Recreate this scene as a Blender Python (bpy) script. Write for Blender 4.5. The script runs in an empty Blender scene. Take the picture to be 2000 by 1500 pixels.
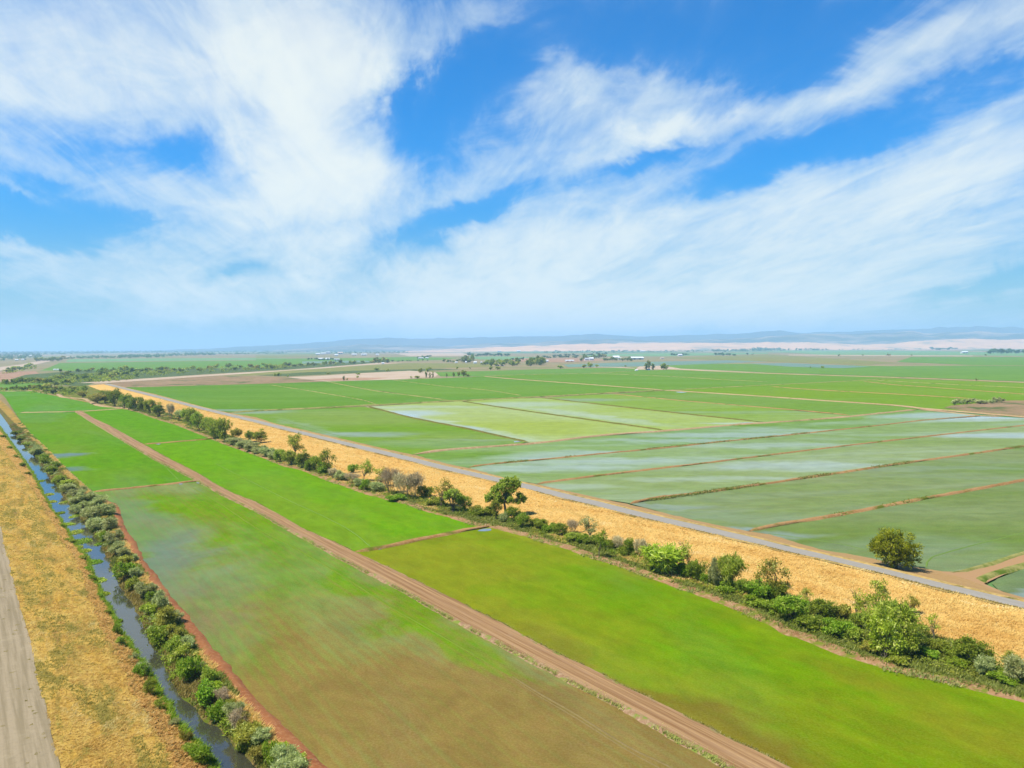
import bpy, math, random
import numpy as np
from mathutils import Vector, Matrix

random.seed(7)
RNG = np.random.default_rng(7)
sc = bpy.context.scene
COL = sc.collection
R = math.radians

# ------------------------------------------------------------------ camera
CAM_H = 60.0
FOC = 1522.0            # focal length in photograph pixels (2000 wide)
PITCH = math.atan((750 - 679) / FOC)
ROLL = math.atan(9.5 / 2000)
fwd = Vector((0, math.cos(PITCH), -math.sin(PITCH)))
right0 = Vector((1, 0, 0))
up0 = right0.cross(fwd)
right = right0 * math.cos(ROLL) - up0 * math.sin(ROLL)
up = up0 * math.cos(ROLL) + right0 * math.sin(ROLL)
CAM = Vector((0, 0, CAM_H))


def ray(px, py):
    return fwd * FOC + right * (px - 1000) + up * (750 - py)


def at(px, py, z=0.0):
    r = ray(px, py)
    k = (z - CAM_H) / r.z
    return CAM + r * k


def mpp(p):
    return (Vector(p) - CAM).dot(fwd) / FOC


cam_d = bpy.data.cameras.new('camera')
cam_d.sensor_fit = 'HORIZONTAL'
cam_d.sensor_width = 36.0
cam_d.lens = 36.0 * FOC / 2000.0
cam_d.clip_start = 0.5
cam_d.clip_end = 120000
cam = bpy.data.objects.new('camera', cam_d)
COL.objects.link(cam)
M = Matrix((right, up, -fwd)).transposed().to_4x4()
M.translation = CAM
cam.matrix_world = M
sc.camera = cam

# ------------------------------------------------------------------ colour
EXPO = 1.0
GAIN = 2.55             # displayed radiance of a sunlit level surface of albedo 1


def lin(c):
    c = c / 255.0
    return c / 12.92 if c <= 0.04045 else ((c + 0.055) / 1.055) ** 2.4


def col(r, g, b, k=1.0):
    return (lin(r) / GAIN * k, lin(g) / GAIN * k, lin(b) / GAIN * k, 1.0)


# ------------------------------------------------------------------ tagging
def tag(o, label=None, cat=None, group=None, kind=None):
    if label: o['label'] = label
    if cat: o['category'] = cat
    if group: o['group'] = group
    if kind: o['kind'] = kind
    return o


def mesh_np(name, V, Fq, tint=None, uv=None, smooth=False):
    """V (n,3) array, Fq (m,k) int array (all faces the same size) or list of lists."""
    me = bpy.data.meshes.new(name)
    V = np.asarray(V, dtype=np.float32)
    if isinstance(Fq, np.ndarray):
        m, k = Fq.shape
        me.vertices.add(len(V)); me.vertices.foreach_set('co', V.ravel())
        me.loops.add(m * k); me.loops.foreach_set('vertex_index', Fq.astype(np.int32).ravel())
        me.polygons.add(m)
        me.polygons.foreach_set('loop_start', np.arange(0, m * k, k, dtype=np.int32))
        try:
            me.polygons.foreach_set('loop_total', np.full(m, k, dtype=np.int32))
        except Exception:
            pass
        me.update(calc_edges=True)
    else:
        me.from_pydata([tuple(v) for v in V], [], Fq)
    me.validate()
    if uv is not None:
        lay = me.uv_layers.new(name='UVMap')
        idx = np.empty(len(me.loops), dtype=np.int32)
        me.loops.foreach_get('vertex_index', idx)
        lay.data.foreach_set('uv', np.asarray(uv, dtype=np.float32)[idx].ravel())
    if tint is not None:
        a = me.attributes.new('tint', 'FLOAT', 'FACE')
        a.data.foreach_set('value', np.asarray(tint, dtype=np.float32))
    if smooth:
        me.polygons.foreach_set('use_smooth', np.ones(len(me.polygons), dtype=bool))
    return me


def link(name, me, mat=None, parent=None):
    o = bpy.data.objects.new(name, me)
    COL.objects.link(o)
    if mat is not None and me is not None:
        me.materials.clear(); me.materials.append(mat)
    if parent is not None:
        o.parent = parent
    return o


# ------------------------------------------------------------------ node helpers
class NT:
    def __init__(s, tree):
        s.t = tree; s.n = tree.nodes; s.l = tree.links

    def new(s, typ, **kw):
        n = s.n.new(typ)
        for k, v in kw.items():
            setattr(n, k, v)
        return n

    def put(s, sock, v):
        if hasattr(v, 'is_output'):
            s.l.new(v, sock)
        else:
            sock.default_value = v

    def math(s, op, a, b=None, c=None, clamp=False):
        n = s.new('ShaderNodeMath', operation=op, use_clamp=clamp)
        s.put(n.inputs[0], a)
        if b is not None: s.put(n.inputs[1], b)
        if c is not None: s.put(n.inputs[2], c)
        return n.outputs[0]

    def ramp(s, v, lo, hi, a=0.0, b=1.0):
        n = s.new('ShaderNodeMapRange', interpolation_type='SMOOTHSTEP')
        s.put(n.inputs['Value'], v)
        n.inputs['From Min'].default_value = lo; n.inputs['From Max'].default_value = hi
        n.inputs['To Min'].default_value = a; n.inputs['To Max'].default_value = b
        return n.outputs['Result']

    def mix(s, f, a, b):
        n = s.new('ShaderNodeMix', data_type='RGBA')
        s.put(n.inputs[0], f); s.put(n.inputs[6], a); s.put(n.inputs[7], b)
        return n.outputs[2]

    def mapping(s, vec, loc=(0, 0, 0), rot=(0, 0, 0), scale=(1, 1, 1), typ='POINT'):
        if typ == 'POINT' and rot != (0, 0, 0) and scale != (1, 1, 1):
            vec = s.mapping(vec, rot=rot); rot = (0, 0, 0)      # turn first, then stretch along the turned axes
        n = s.new('ShaderNodeMapping', vector_type=typ)
        s.l.new(vec, n.inputs[0])
        n.inputs['Location'].default_value = loc
        n.inputs['Rotation'].default_value = rot
        n.inputs['Scale'].default_value = scale
        return n.outputs[0]

    def noise(s, vec, scale=1.0, detail=3.0, rough=0.55, dist=0.0, colr=False):
        n = s.new('ShaderNodeTexNoise')
        s.l.new(vec, n.inputs['Vector'])
        n.inputs['Scale'].default_value = scale
        n.inputs['Detail'].default_value = detail
        n.inputs['Roughness'].default_value = rough
        n.inputs['Distortion'].default_value = dist
        return n.outputs['Color' if colr else 'Fac']

    def blob(s, vec, loc, rot, scale):
        m = s.mapping(vec, loc=loc, rot=rot, scale=scale, typ='TEXTURE')
        g = s.new('ShaderNodeTexGradient', gradient_type='SPHERICAL')
        s.l.new(m, g.inputs[0])
        return g.outputs['Fac']

    def pos(s):
        return s.new('ShaderNodeNewGeometry').outputs['Position']

    def uv(s):
        return s.new('ShaderNodeTexCoord').outputs['UV']

    def bump(s, h, strength=0.5, dist=0.3):
        n = s.new('ShaderNodeBump')
        s.l.new(h, n.inputs['Height'])
        n.inputs['Strength'].default_value = strength
        n.inputs['Distance'].default_value = dist
        return n.outputs[0]


def material(name):
    m = bpy.data.materials.new(name)
    m.use_nodes = True
    nt = NT(m.node_tree)
    b = nt.n['Principled BSDF']
    b.inputs['Roughness'].default_value = 0.9
    b.inputs['Specular IOR Level'].default_value = 0.15
    return m, nt, b


def m_dirt(name, c1, c2, c3, s1=0.05, s2=0.8, stretch=None, uvmap=False, green=None, gth=0.62, bump=0.4):
    """earth / dry grass: three tones driven by two scales of noise, optional patches of a fourth."""
    m, nt, b = material(name)
    v = nt.uv() if uvmap else nt.pos()
    if stretch:
        v = nt.mapping(v, rot=(0, 0, stretch[0]), scale=(1, stretch[1], 1))
    n1 = nt.noise(v, s1, 4, 0.6, 0.6)
    n2 = nt.noise(v, s2, 5, 0.7, 0.4)
    c = nt.mix(nt.ramp(n1, 0.35, 0.65), c1, c2)
    c = nt.mix(nt.ramp(n2, 0.42, 0.68), c, c3)
    if green:
        n3 = nt.noise(nt.pos(), s1 * 1.7, 5, 0.65, 0.3)
        c = nt.mix(nt.ramp(n3, gth - 0.08, gth + 0.06), c, green)
    nt.put(b.inputs['Base Color'], c)
    b.inputs['Specular IOR Level'].default_value = 0.02
    nt.l.new(nt.bump(n2, bump, 0.4), b.inputs['Normal'])
    return m


def m_paddy(name, lush, sparse, mud, ang=0.0, wet=0.0, wetamp=0.5, mudamt=0.0, blobs=(), rows=0.0, nsc=0.012,
            stretch=3.0, water=(0.05, 0.06, 0.06, 1), rowdir=None, z=0.0, lushamt=0.5):
    """flooded rice: lush and sparse greens, mud showing through and open water that mirrors the sky, its paler tints carrying painted sheen.
    blobs: (px, py, rx m, ry m, rot, channel, amount) with channel 'g', 'w' or 'm'."""
    m, nt, b = material(name)
    p = nt.pos()
    v = nt.mapping(p, rot=(0, 0, -ang), scale=(1.0 / stretch, 1, 1))
    nA = nt.noise(v, nsc, 5, 0.6, 0.5)
    nB = nt.noise(nt.mapping(v, loc=(371, 90, 5)), nsc * 1.6, 5, 0.62, 0.8)
    nC = nt.noise(nt.mapping(p, loc=(50, 900, 5)), nsc * 2.2, 4, 0.6, 0.4)
    fine = nt.noise(nt.mapping(p, rot=(0, 0, -(rowdir if rowdir is not None else ang)), scale=(0.35, 1, 1)), 0.9, 4, 0.75)
    grain = nt.noise(p, 2.5, 2, 0.8)
    warp = nt.noise(p, 0.02, 4, 0.6, 0.5, colr=True)
    vm = nt.new('ShaderNodeVectorMath', operation='MULTIPLY_ADD')
    nt.l.new(warp, vm.inputs[0]); vm.inputs[1].default_value = (50, 50, 0)
    va = nt.new('ShaderNodeVectorMath', operation='ADD')
    nt.l.new(p, va.inputs[0]); va.inputs[1].default_value = (-25, -25, 0)
    nt.l.new(va.outputs[0], vm.inputs[2])
    flat = nt.mapping(vm.outputs[0], scale=(1, 1, 0))
    ch = {'g': nt.ramp(nA, 0.33, 0.67, lushamt - 0.5, lushamt + 0.5), 'w': nt.ramp(nB, 0.42, 0.72, wet, wet + wetamp), 'm': nt.ramp(nC, 0.35, 0.7, mudamt * 0.6, mudamt * 1.3)}
    for (bx, by, rx, ry, rot, c, amt) in blobs:
        q = at(bx, by, z)
        f = nt.blob(flat, (q.x, q.y, 0), (0, 0, rot), (rx, ry, 1))
        f = nt.ramp(f, 0.0, 0.7)
        ch[c] = nt.math('MULTIPLY_ADD', f, amt, ch[c])
    fg = nt.math('MULTIPLY_ADD', nt.math('SUBTRACT', fine, 0.5), 0.7, ch['g'], clamp=True)
    c0 = nt.mix(fg, sparse, lush)
    fm = nt.math('MULTIPLY_ADD', nt.math('ADD', nt.math('MULTIPLY', nt.math('SUBTRACT', fine, 0.5), 0.8), nt.math('MULTIPLY', nt.math('SUBTRACT', nt.noise(nt.mapping(p, loc=(7, 3, 1)), 0.07, 5, 0.65, 0.6), 0.5), 0.7)), 1.0, ch['m'], clamp=True)
    if rows:
        w = nt.new('ShaderNodeTexWave', wave_type='BANDS', bands_direction='Y', wave_profile='SIN')
        nt.l.new(nt.mapping(p, rot=(0, 0, -(rowdir or 0))), w.inputs['Vector'])
        w.inputs['Scale'].default_value = 0.16; w.inputs['Distortion'].default_value = 1.0
        w.inputs['Detail'].default_value = 2; w.inputs['Detail Scale'].default_value = 0.05
        w2 = nt.noise(nt.mapping(p, rot=(0, 0, -(rowdir or 0)), scale=(0.01, 1, 1)), 0.45, 3, 0.7)
        fm = nt.math('MULTIPLY_ADD', nt.math('SUBTRACT', w.outputs['Fac'], 0.5), rows, fm)
        fm = nt.math('MULTIPLY_ADD', nt.math('SUBTRACT', w2, 0.5), rows * 3.0, fm, clamp=True)
    c1 = nt.mix(fm, c0, mud)
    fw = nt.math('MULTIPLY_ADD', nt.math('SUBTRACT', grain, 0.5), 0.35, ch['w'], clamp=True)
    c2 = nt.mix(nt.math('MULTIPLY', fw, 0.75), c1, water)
    mott = nt.noise(nt.mapping(p, rot=(0, 0, -(rowdir if rowdir is not None else ang)), scale=(0.5, 1, 1)), 0.16, 7, 0.72, 0.5)
    vv_ = nt.math('MULTIPLY', nt.ramp(mott, 0.28, 0.72, 0.82, 1.12), nt.ramp(grain, 0.25, 0.75, 0.84, 1.08))
    hsv = nt.new('ShaderNodeHueSaturation')
    nt.l.new(c2, hsv.inputs['Color']); nt.l.new(vv_, hsv.inputs['Value'])
    nt.l.new(nt.ramp(nt.noise(p, 0.35, 4, 0.7), 0.3, 0.7, 0.489, 0.508), hsv.inputs['Hue'])
    nt.put(b.inputs['Base Color'], hsv.outputs[0])
    nt.put(b.inputs['Roughness'], nt.math('MULTIPLY_ADD', fw, -0.62, 0.85, clamp=True))
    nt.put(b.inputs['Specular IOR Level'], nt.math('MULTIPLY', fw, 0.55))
    nt.l.new(nt.bump(grain, 0.12, 0.2), b.inputs['Normal'])
    return m


def m_leaf(name, a, b_, c=None, trans=0.5, k=2.5):
    a, b_ = [tuple(min(0.9, x * k) for x in q[:3]) + (1,) for q in (a, b_)]
    c = tuple(min(0.9, x * k) for x in c[:3]) + (1,) if c else None
    m, nt, b = material(name)
    at_ = nt.new('ShaderNodeAttribute', attribute_name='tint')
    f = at_.outputs['Fac']
    cc = nt.mix(nt.ramp(f, 0.0, 0.8), a, b_)
    if c: cc = nt.mix(nt.ramp(f, 0.75, 1.0), cc, c)
    oi = nt.new('ShaderNodeObjectInfo')
    hsv = nt.new('ShaderNodeHueSaturation')
    nt.l.new(nt.math('MULTIPLY_ADD', oi.outputs['Random'], 0.03, 0.485), hsv.inputs['Hue'])
    nt.l.new(nt.math('MULTIPLY_ADD', oi.outputs['Random'], 0.3, 0.85), hsv.inputs['Value'])
    nt.l.new(cc, hsv.inputs['Color'])
    nt.put(b.inputs['Base Color'], hsv.outputs[0])
    b.inputs['Roughness'].default_value = 0.6
    b.inputs['Specular IOR Level'].default_value = 0.25
    tr = nt.new('ShaderNodeBsdfTranslucent')
    nt.l.new(hsv.outputs[0], tr.inputs['Color'])
    ms = nt.new('ShaderNodeMixShader'); ms.inputs[0].default_value = trans
    nt.l.new(b.outputs[0], ms.inputs[1]); nt.l.new(tr.outputs[0], ms.inputs[2])
    nt.l.new(ms.outputs[0], nt.n['Material Output'].inputs['Surface'])
    return m


# ------------------------------------------------------------------ corridors (canal, levee, tracks)
def catmull(P, step):
    """P list of 2-D points -> smooth polyline sampled about every step metres."""
    P = [np.array(p, dtype=float)[:2] for p in P]
    P = [2 * P[0] - P[1]] + P + [2 * P[-1] - P[-2]]
    out = []
    for i in range(1, len(P) - 2):
        a, b, c, d = P[i - 1:i + 3]
        n = max(1, int(np.linalg.norm(c - b) / step))
        for k in range(n):
            t = k / n
            out.append(0.5 * ((2 * b) + (-a + c) * t + (2 * a - 5 * b + 4 * c - d) * t * t + (-a + 3 * b - 3 * c + d) * t ** 3))
    out.append(P[-2])
    return np.array(out)


def vnoise(x, y, seed=0):
    """cheap smooth value noise on numpy arrays, about -1..1"""
    x = np.asarray(x, dtype=float); y = np.asarray(y, dtype=float)
    xi = np.floor(x).astype(np.int64); yi = np.floor(y).astype(np.int64)
    fx = x - xi; fy = y - yi
    fx = fx * fx * (3 - 2 * fx); fy = fy * fy * (3 - 2 * fy)

    def h(a, b):
        n = (a * 374761393 + b * 668265263 + seed * 1442695041) & 0x7fffffff
        n = ((n ^ (n >> 13)) * 1274126177) & 0x7fffffff
        return (n % 100003) / 50001.5 - 1
    return (h(xi, yi) * (1 - fx) + h(xi + 1, yi) * fx) * (1 - fy) + (h(xi, yi + 1) * (1 - fx) + h(xi + 1, yi + 1) * fx) * fy


class Corridor:
    def __init__(s, A, B):
        s.O = np.array(A)[:2].astype(float)
        d = np.array(B)[:2] - s.O
        s.d = d / np.linalg.norm(d)
        s.n = np.array([s.d[1], -s.d[0]])      # to the right of the direction of travel

    def st(s, p):
        q = np.array(p)[:2] - s.O
        return float(q @ s.d), float(q @ s.n)

    def line(s, pts, z, jag=0.0, seed=1):
        q = sorted(s.st(at(x, y, z)) for x, y in pts)
        S = np.array([a for a, _ in q]); T = np.array([b for _, b in q])

        def f(ss):
            ss = np.asarray(ss, dtype=float)
            r = np.interp(ss, S, T)
            k0 = (T[2] - T[0]) / max(1, (S[2] - S[0])); k1 = (T[-1] - T[-3]) / max(1, (S[-1] - S[-3]))
            k0 = max(-0.25, min(0.25, k0)); k1 = max(-0.25, min(0.25, k1))
            r = np.where(ss < S[0], T[0] + k0 * (ss - S[0]), r)
            r = np.where(ss > S[-1], T[-1] + k1 * (ss - S[-1]), r)
            if jag:
                r = r + jag * (vnoise(ss * 0.35, 0 * ss + 3, seed) + 0.6 * vnoise(ss * 1.1, 0 * ss + 9, seed))
            return r
        f.S = S
        return f

    def xy(s, ss, tt):
        return s.O[0] + s.d[0] * ss + s.n[0] * tt, s.O[1] + s.d[1] * ss + s.n[1] * tt

    def strip(s, name, fa, fb, za, zb, s0, s1, ds, nt, mat, bump=0.0, bsc=0.3, prof=None, label=None):
        S = np.arange(s0, s1 + ds, ds)
        u = np.linspace(0, 1, nt + 1)
        ta = fa(S); tb = fb(S)
        T = ta[:, None] * (1 - u) + tb[:, None] * u
        SS = np.repeat(S[:, None], nt + 1, 1)
        X, Y = s.xy(SS, T)
        pr = prof(u) if prof else u
        Z = za + (zb - za) * pr[None, :] + 0 * X
        if bump:
            Z = Z + bump * (vnoise(X * bsc, Y * bsc, 5) + 0.5 * vnoise(X * bsc * 2.3, Y * bsc * 2.3, 8))
        V = np.stack([X, Y, Z], -1).reshape(-1, 3)
        UV = np.stack([T, SS], -1).reshape(-1, 2)
        n = nt + 1
        i = np.arange(len(S) - 1)[:, None] * n + np.arange(nt)[None, :]
        i = i.ravel()
        Fq = np.stack([i, i + 1, i + n + 1, i + n], -1)
        me = mesh_np(name, V, Fq, uv=UV, smooth=True)
        o = link(name, me, mat)
        tag(o, label, kind='structure')
        return o


BK = [0]


def bank(name, pts, width, height, mat, z=0.0, step=3.0, jag=0.3, seed=0, label=None, top=0.45, world=False):
    """a raised strip of earth along a polyline given in photograph pixels (back-projected to the ground)"""
    P = [p if world else at(p[0], p[1], z) for p in pts]
    BK[0] += 1
    C = catmull(P, step)
    T = np.gradient(C, axis=0); T /= np.linalg.norm(T, axis=1)[:, None] + 1e-9
    N = np.stack([T[:, 1], -T[:, 0]], -1)
    L = np.concatenate([[0], np.cumsum(np.linalg.norm(np.diff(C, axis=0), axis=1))])
    TP = np.clip(np.minimum(L, L[-1] - L) / max(1.0, width * 0.6), 0.05, 1.0) ** 0.5
    offs = np.array([-0.5, -0.5 * (top + 0.25), -0.5 * top * 0.7, 0.5 * top * 0.7, 0.5 * (top + 0.25), 0.5])
    hs = np.array([-0.05, 0.6, 1.0, 1.0, 0.6, -0.05])
    V = []
    UV = []
    for k, (o_, h_) in enumerate(zip(offs, hs)):
        w = TP * width * (1 + 0.25 * vnoise(L * 0.12, L * 0 + k, seed)) * o_ + jag * width * 0.2 * vnoise(L * 0.5, L * 0 + k, seed + 5)
        x = C[:, 0] + N[:, 0] * w; y = C[:, 1] + N[:, 1] * w
        zz = z + TP * height * h_ * (1 + 0.25 * vnoise(L * 0.3, L * 0 + k * 3, seed + 2)) if h_ > 0 else z + 0 * L - 0.05
        V.append(np.stack([x, y, zz + BK[0] * 0.0007], -1)); UV.append(np.stack([w, L], -1))
    V = np.stack(V, 1); UV = np.stack(UV, 1)
    n = len(offs); m = len(C)
    i = (np.arange(m - 1)[:, None] * n + np.arange(n - 1)[None, :]).ravel()
    Fq = np.stack([i, i + 1, i + n + 1, i + n], -1)
    o = link(name, mesh_np(name, V.reshape(-1, 3), Fq, uv=UV.reshape(-1, 2), smooth=True), mat)
    tag(o, label, kind='structure')
    return o


ZK = [0]


def sheet(name, pts, mat, label, z=None, world=False):
    """a level sheet whose outline was measured on the photograph, laid on the ground"""
    ZK[0] += 1
    z = (z or 0.0) + 0.0005 * ZK[0]
    P = [Vector(p) if world else at(p[0], p[1], z) for p in pts]
    V = [(p.x, p.y, z) for p in P]
    me = bpy.data.meshes.new(name)
    me.from_pydata(V, [], [list(range(len(V)))])
    me.update()
    if me.polygons[0].normal.z < 0:
        me.flip_normals()
    o = link(name, me, mat)
    tag(o, label, kind='structure')
    return o
# ================================================================== light, sky, air
SUN_EL, SUN_AZ = R(63), R(-112)      # azimuth from +Y (view direction), negative to the left
sd = Vector((math.sin(SUN_AZ) * math.cos(SUN_EL), math.cos(SUN_AZ) * math.cos(SUN_EL), math.sin(SUN_EL)))
sl = bpy.data.lights.new('sun', 'SUN')
sl.energy = 4.8
sl.angle = R(0.55)
sl.color = (1.0, 0.955, 0.88)
so = bpy.data.objects.new('sun', sl)
COL.objects.link(so)
so.rotation_euler = (-sd).to_track_quat('-Z', 'Y').to_euler()
so.location = (0, 0, 200)

w = bpy.data.worlds.new('World')
sc.world = w
w.use_nodes = True
wt = NT(w.node_tree)
bg = wt.n['Background']
bg.inputs['Strength'].default_value = 0.1
sky = wt.new('ShaderNodeTexSky', sky_type='NISHITA')
sky.sun_disc = False
sky.sun_elevation = SUN_EL
sky.sun_rotation = SUN_AZ
sky.altitude = 0
sky.air_density = 1.0
sky.dust_density = 0.4
sky.ozone_density = 3.0
d = wt.new('ShaderNodeTexCoord').outputs['Generated']
sep = wt.new('ShaderNodeSeparateXYZ'); wt.l.new(d, sep.inputs[0])
dx, dy, dz = sep.outputs
uu = wt.math('ARCTAN2', dx, dy)
vv = wt.math('ARCSINE', dz)


def uv_of(px, py):
    r = ray(px, py).normalized()
    return math.atan2(r.x, r.y), math.asin(r.z)


# cloud-layer coordinates: where the ray meets a high level layer, for perspective-true wisps
zc = wt.math('MAXIMUM', dz, 0.0)
zc = wt.math('ADD', zc, 0.12)
cx = wt.math('DIVIDE', dx, zc); cy = wt.math('DIVIDE', dy, zc)
cl = wt.new('ShaderNodeCombineXYZ'); wt.l.new(cx, cl.inputs[0]); wt.l.new(cy, cl.inputs[1])
lay = cl.outputs[0]
w1 = wt.noise(lay, 1.1, 5, 0.6, 0.8, colr=True)
cu = wt.new('ShaderNodeCombineXYZ'); wt.l.new(uu, cu.inputs[0]); wt.l.new(vv, cu.inputs[1])
w2 = wt.noise(cu.outputs[0], 7.0, 5, 0.62, 0.6, colr=True)
add = wt.new('ShaderNodeVectorMath', operation='MULTIPLY_ADD')
wt.l.new(w2, add.inputs[0]); add.inputs[1].default_value = (0.17, 0.10, 0)
off = wt.new('ShaderNodeVectorMath', operation='ADD')
wt.l.new(cu.outputs[0], off.inputs[0]); off.inputs[1].default_value = (-0.085, -0.05, 0)
wt.l.new(off.outputs[0], add.inputs[2])
flat = wt.new('ShaderNodeVectorMath', operation='MULTIPLY')
wt.l.new(add.outputs[0], flat.inputs[0]); flat.inputs[1].default_value = (1, 1, 0)
P = flat.outputs[0]

STROKES = [  # px, py, half length, half width, angle, amount
    (250, 60, 560, 260, -4, 1.0), (60, 200, 400, 170, 0, 0.75), (560, 190, 300, 230, -65, 1.0), (640, 300, 190, 150, -80, 0.8),
    (610, 60, 240, 190, -80, 0.8), (450, 392, 330, 70, 3, 0.9), (640, 345, 190, 85, -15, 0.7), (560, 415, 220, 60, 6, 0.5),
    (200, 305, 240, 60, 12, 0.36), (300, 360, 160, 60, -30, 0.35), (840, 60, 240, 90, 14, 0.62), (760, 130, 160, 60, 8, 0.35),
    (280, 510, 280, 66, -4, 1.05), (230, 575, 420, 46, -4, 0.85), (640, 545, 360, 84, 8, 1.1), (150, 640, 400, 16, 1, 0.35), (520, 612, 400, 18, 2, 0.4), (10, 462, 110, 38, -22, 0.9),
    (50, 370, 110, 15, -18, 0.55), (880, 385, 190, 48, 27, 0.6), (720, 470, 260, 60, 14, 0.5), (810, 345, 120, 40, 0, 0.3), (500, 470, 280, 50, -3, 0.55),
    (1190, 205, 250, 90, -4, 0.72), (1110, 165, 110, 80, -50, 0.5), (1330, 170, 110, 70, 30, 0.45), (1250, 262, 260, 36, 8, 0.6),
    (1130, 310, 240, 30, 20, 0.6), (1430, 222, 260, 40, 10, 0.66), (1650, 175, 260, 52, 22, 0.8), (1860, 90, 290, 100, 27, 0.75), (1960, 50, 200, 110, 5, 0.5),
    (1180, 460, 430, 100, 8, 0.85), (1020, 500, 330, 110, 26, 0.7), (1500, 500, 800, 130, 10, 0.85), (1820, 400, 520, 150, 22, 0.75),
    (1080, 590, 560, 74, 2, 0.85), (1700, 560, 560, 70, 6, 0.6), (1930, 290, 360, 90, 25, 0.62), (1000, 340, 220, 110, 25, 0.35),
    (1340, 330, 260, 50, 15, 0.36), (1650, 20, 100, 26, 8, 0.34), (1560, 380, 420, 60, 14, 0.4), (1300, 120, 300, 60, 10, 0.18),
    (1350, 640, 900, 34, 2, 0.6), (1150, 625, 560, 60, 2, 0.9), (900, 600, 300, 50, 10, 0.5),
    # gaps of open blue
    (100, 425, 200, 58, -10, -1.4), (100, 335, 100, 30, -10, -0.45), (470, 525, 100, 24, -2, -0.9), (1500, 330, 300, 40, 20, -0.6), (270, 285, 270, 56, -8, -0.85),
    (850, 195, 250, 80, 24, -1.1), (1450, 60, 460, 90, 0, -0.6), (870, 440, 200, 44, 26, -1.4), (1950, 560, 190, 26, 6, -0.65),
    (1500, 335, 240, 46, 18, -0.35), (1280, 300, 120, 16, 16, -0.3), (1170, 535, 110, 14, 4, -0.3), (1920, 425, 160, 12, 12, -0.3), (1800, 195, 240, 26, 18, -0.35),
]
acc = None
for (px, py, hl, hw, an, am) in STROKES:
    u0, v0 = uv_of(px, py)
    a = R(an)
    u1, v1 = uv_of(px + 40 * math.cos(a), py - 40 * math.sin(a))
    u2, v2 = uv_of(px - 40 * math.sin(a), py - 40 * math.cos(a))
    L1 = math.hypot(u1 - u0, v1 - v0) / 40; L2 = math.hypot(u2 - u0, v2 - v0) / 40
    f = wt.blob(P, (u0, v0, 0), (0, 0, math.atan2(v1 - v0, u1 - u0)), (hl * L1 * 1.15, hw * L2 * 1.2, 1))
    f = wt.math('SMOOTH_MIN', f, 0.75, 0.5) if False else f
    acc = wt.math('MULTIPLY', f, am) if acc is None else wt.math('MULTIPLY_ADD', f, am, acc)
# wisps
st = wt.mapping(lay, rot=(0, 0, R(-99)), scale=(0.5, 1.7, 1))
n1 = wt.noise(st, 1.9, 10, 0.66, 1.6)
n2 = wt.noise(wt.mapping(cu.outputs[0], rot=(0, 0, R(-14)), scale=(2.4, 6, 1)), 2.4, 10, 0.64, 2.2)
n3 = wt.noise(cu.outputs[0], 26, 6, 0.7, 1.0)
nn = wt.math('ADD', wt.math('MULTIPLY', n1, 0.65), wt.math('MULTIPLY', n2, 0.35))
nn = wt.math('MULTIPLY_ADD', wt.math('SUBTRACT', n3, 0.5), 0.10, nn)
acc = wt.math('MULTIPLY', acc, 0.86)
dens = wt.math('MULTIPLY_ADD', wt.math('SUBTRACT', nn, 0.5), 1.7, acc)
dm = wt.math('SUBTRACT', dens, 0.12)
soft = wt.math('MULTIPLY', wt.math('ADD', dm, wt.math('SQRT', wt.math('MULTIPLY_ADD', dm, dm, 0.018))), 0.5)
kk = wt.ramp(wt.noise(wt.mapping(st, loc=(4.1, 2.7, 0)), 2.2, 10, 0.62, 1.6), 0.30, 0.68, -1.15, -2.15)
a1 = wt.math('SUBTRACT', 1.0, wt.math('EXPONENT', wt.math('MULTIPLY', soft, kk)))
# thin veil everywhere, thicker towards the horizon
veil = wt.ramp(vv, 0.0, 0.16, 0.20, 0.0)
a1 = wt.math('ADD', wt.math('MULTIPLY', a1, 0.99), wt.math('MULTIPLY', veil, wt.math('SUBTRACT', 1.0, a1)), clamp=True)
hs = wt.new('ShaderNodeHueSaturation')
hs.inputs['Saturation'].default_value = 1.1
hs.inputs['Hue'].default_value = 0.495
hs.inputs['Value'].default_value = 1.0
wt.l.new(sky.outputs[0], hs.inputs['Color'])
tint = wt.mix(wt.ramp(vv, 0.0, 0.24), (0.22, 0.41, 0.50, 1), (0.0, 0.50, 0.87, 1))
mul = wt.new('ShaderNodeMix', data_type='RGBA', blend_type='MULTIPLY')
mul.inputs[0].default_value = 1.0
wt.l.new(hs.outputs[0], mul.inputs[6]); wt.l.new(tint, mul.inputs[7])
shade = wt.ramp(n2, 0.3, 0.75)
thick = wt.ramp(dens, 0.55, 1.5)
cc = wt.mix(shade, (3.5, 4.15, 4.45, 1), (4.0, 4.45, 4.55, 1))
cc = wt.mix(thick, cc, (4.6, 4.85, 4.6, 1))
fin = wt.mix(a1, mul.outputs[2], cc)
wt.l.new(fin, bg.inputs['Color'])
w.cycles.sampling_method = 'MANUAL'
w.cycles.sample_map_resolution = 512

sc.view_settings.view_transform = 'Standard'
sc.view_settings.look = 'None'
sc.view_settings.exposure = EXPO
sc.view_settings.gamma = 1
sc.cycles.use_denoising = True
sc.cycles.max_bounces = 6
sc.cycles.diffuse_bounces = 2
sc.cycles.glossy_bounces = 2
sc.cycles.transmission_bounces = 2
sc.cycles.volume_bounces = 1
sc.cycles.transparent_max_bounces = 4

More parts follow.
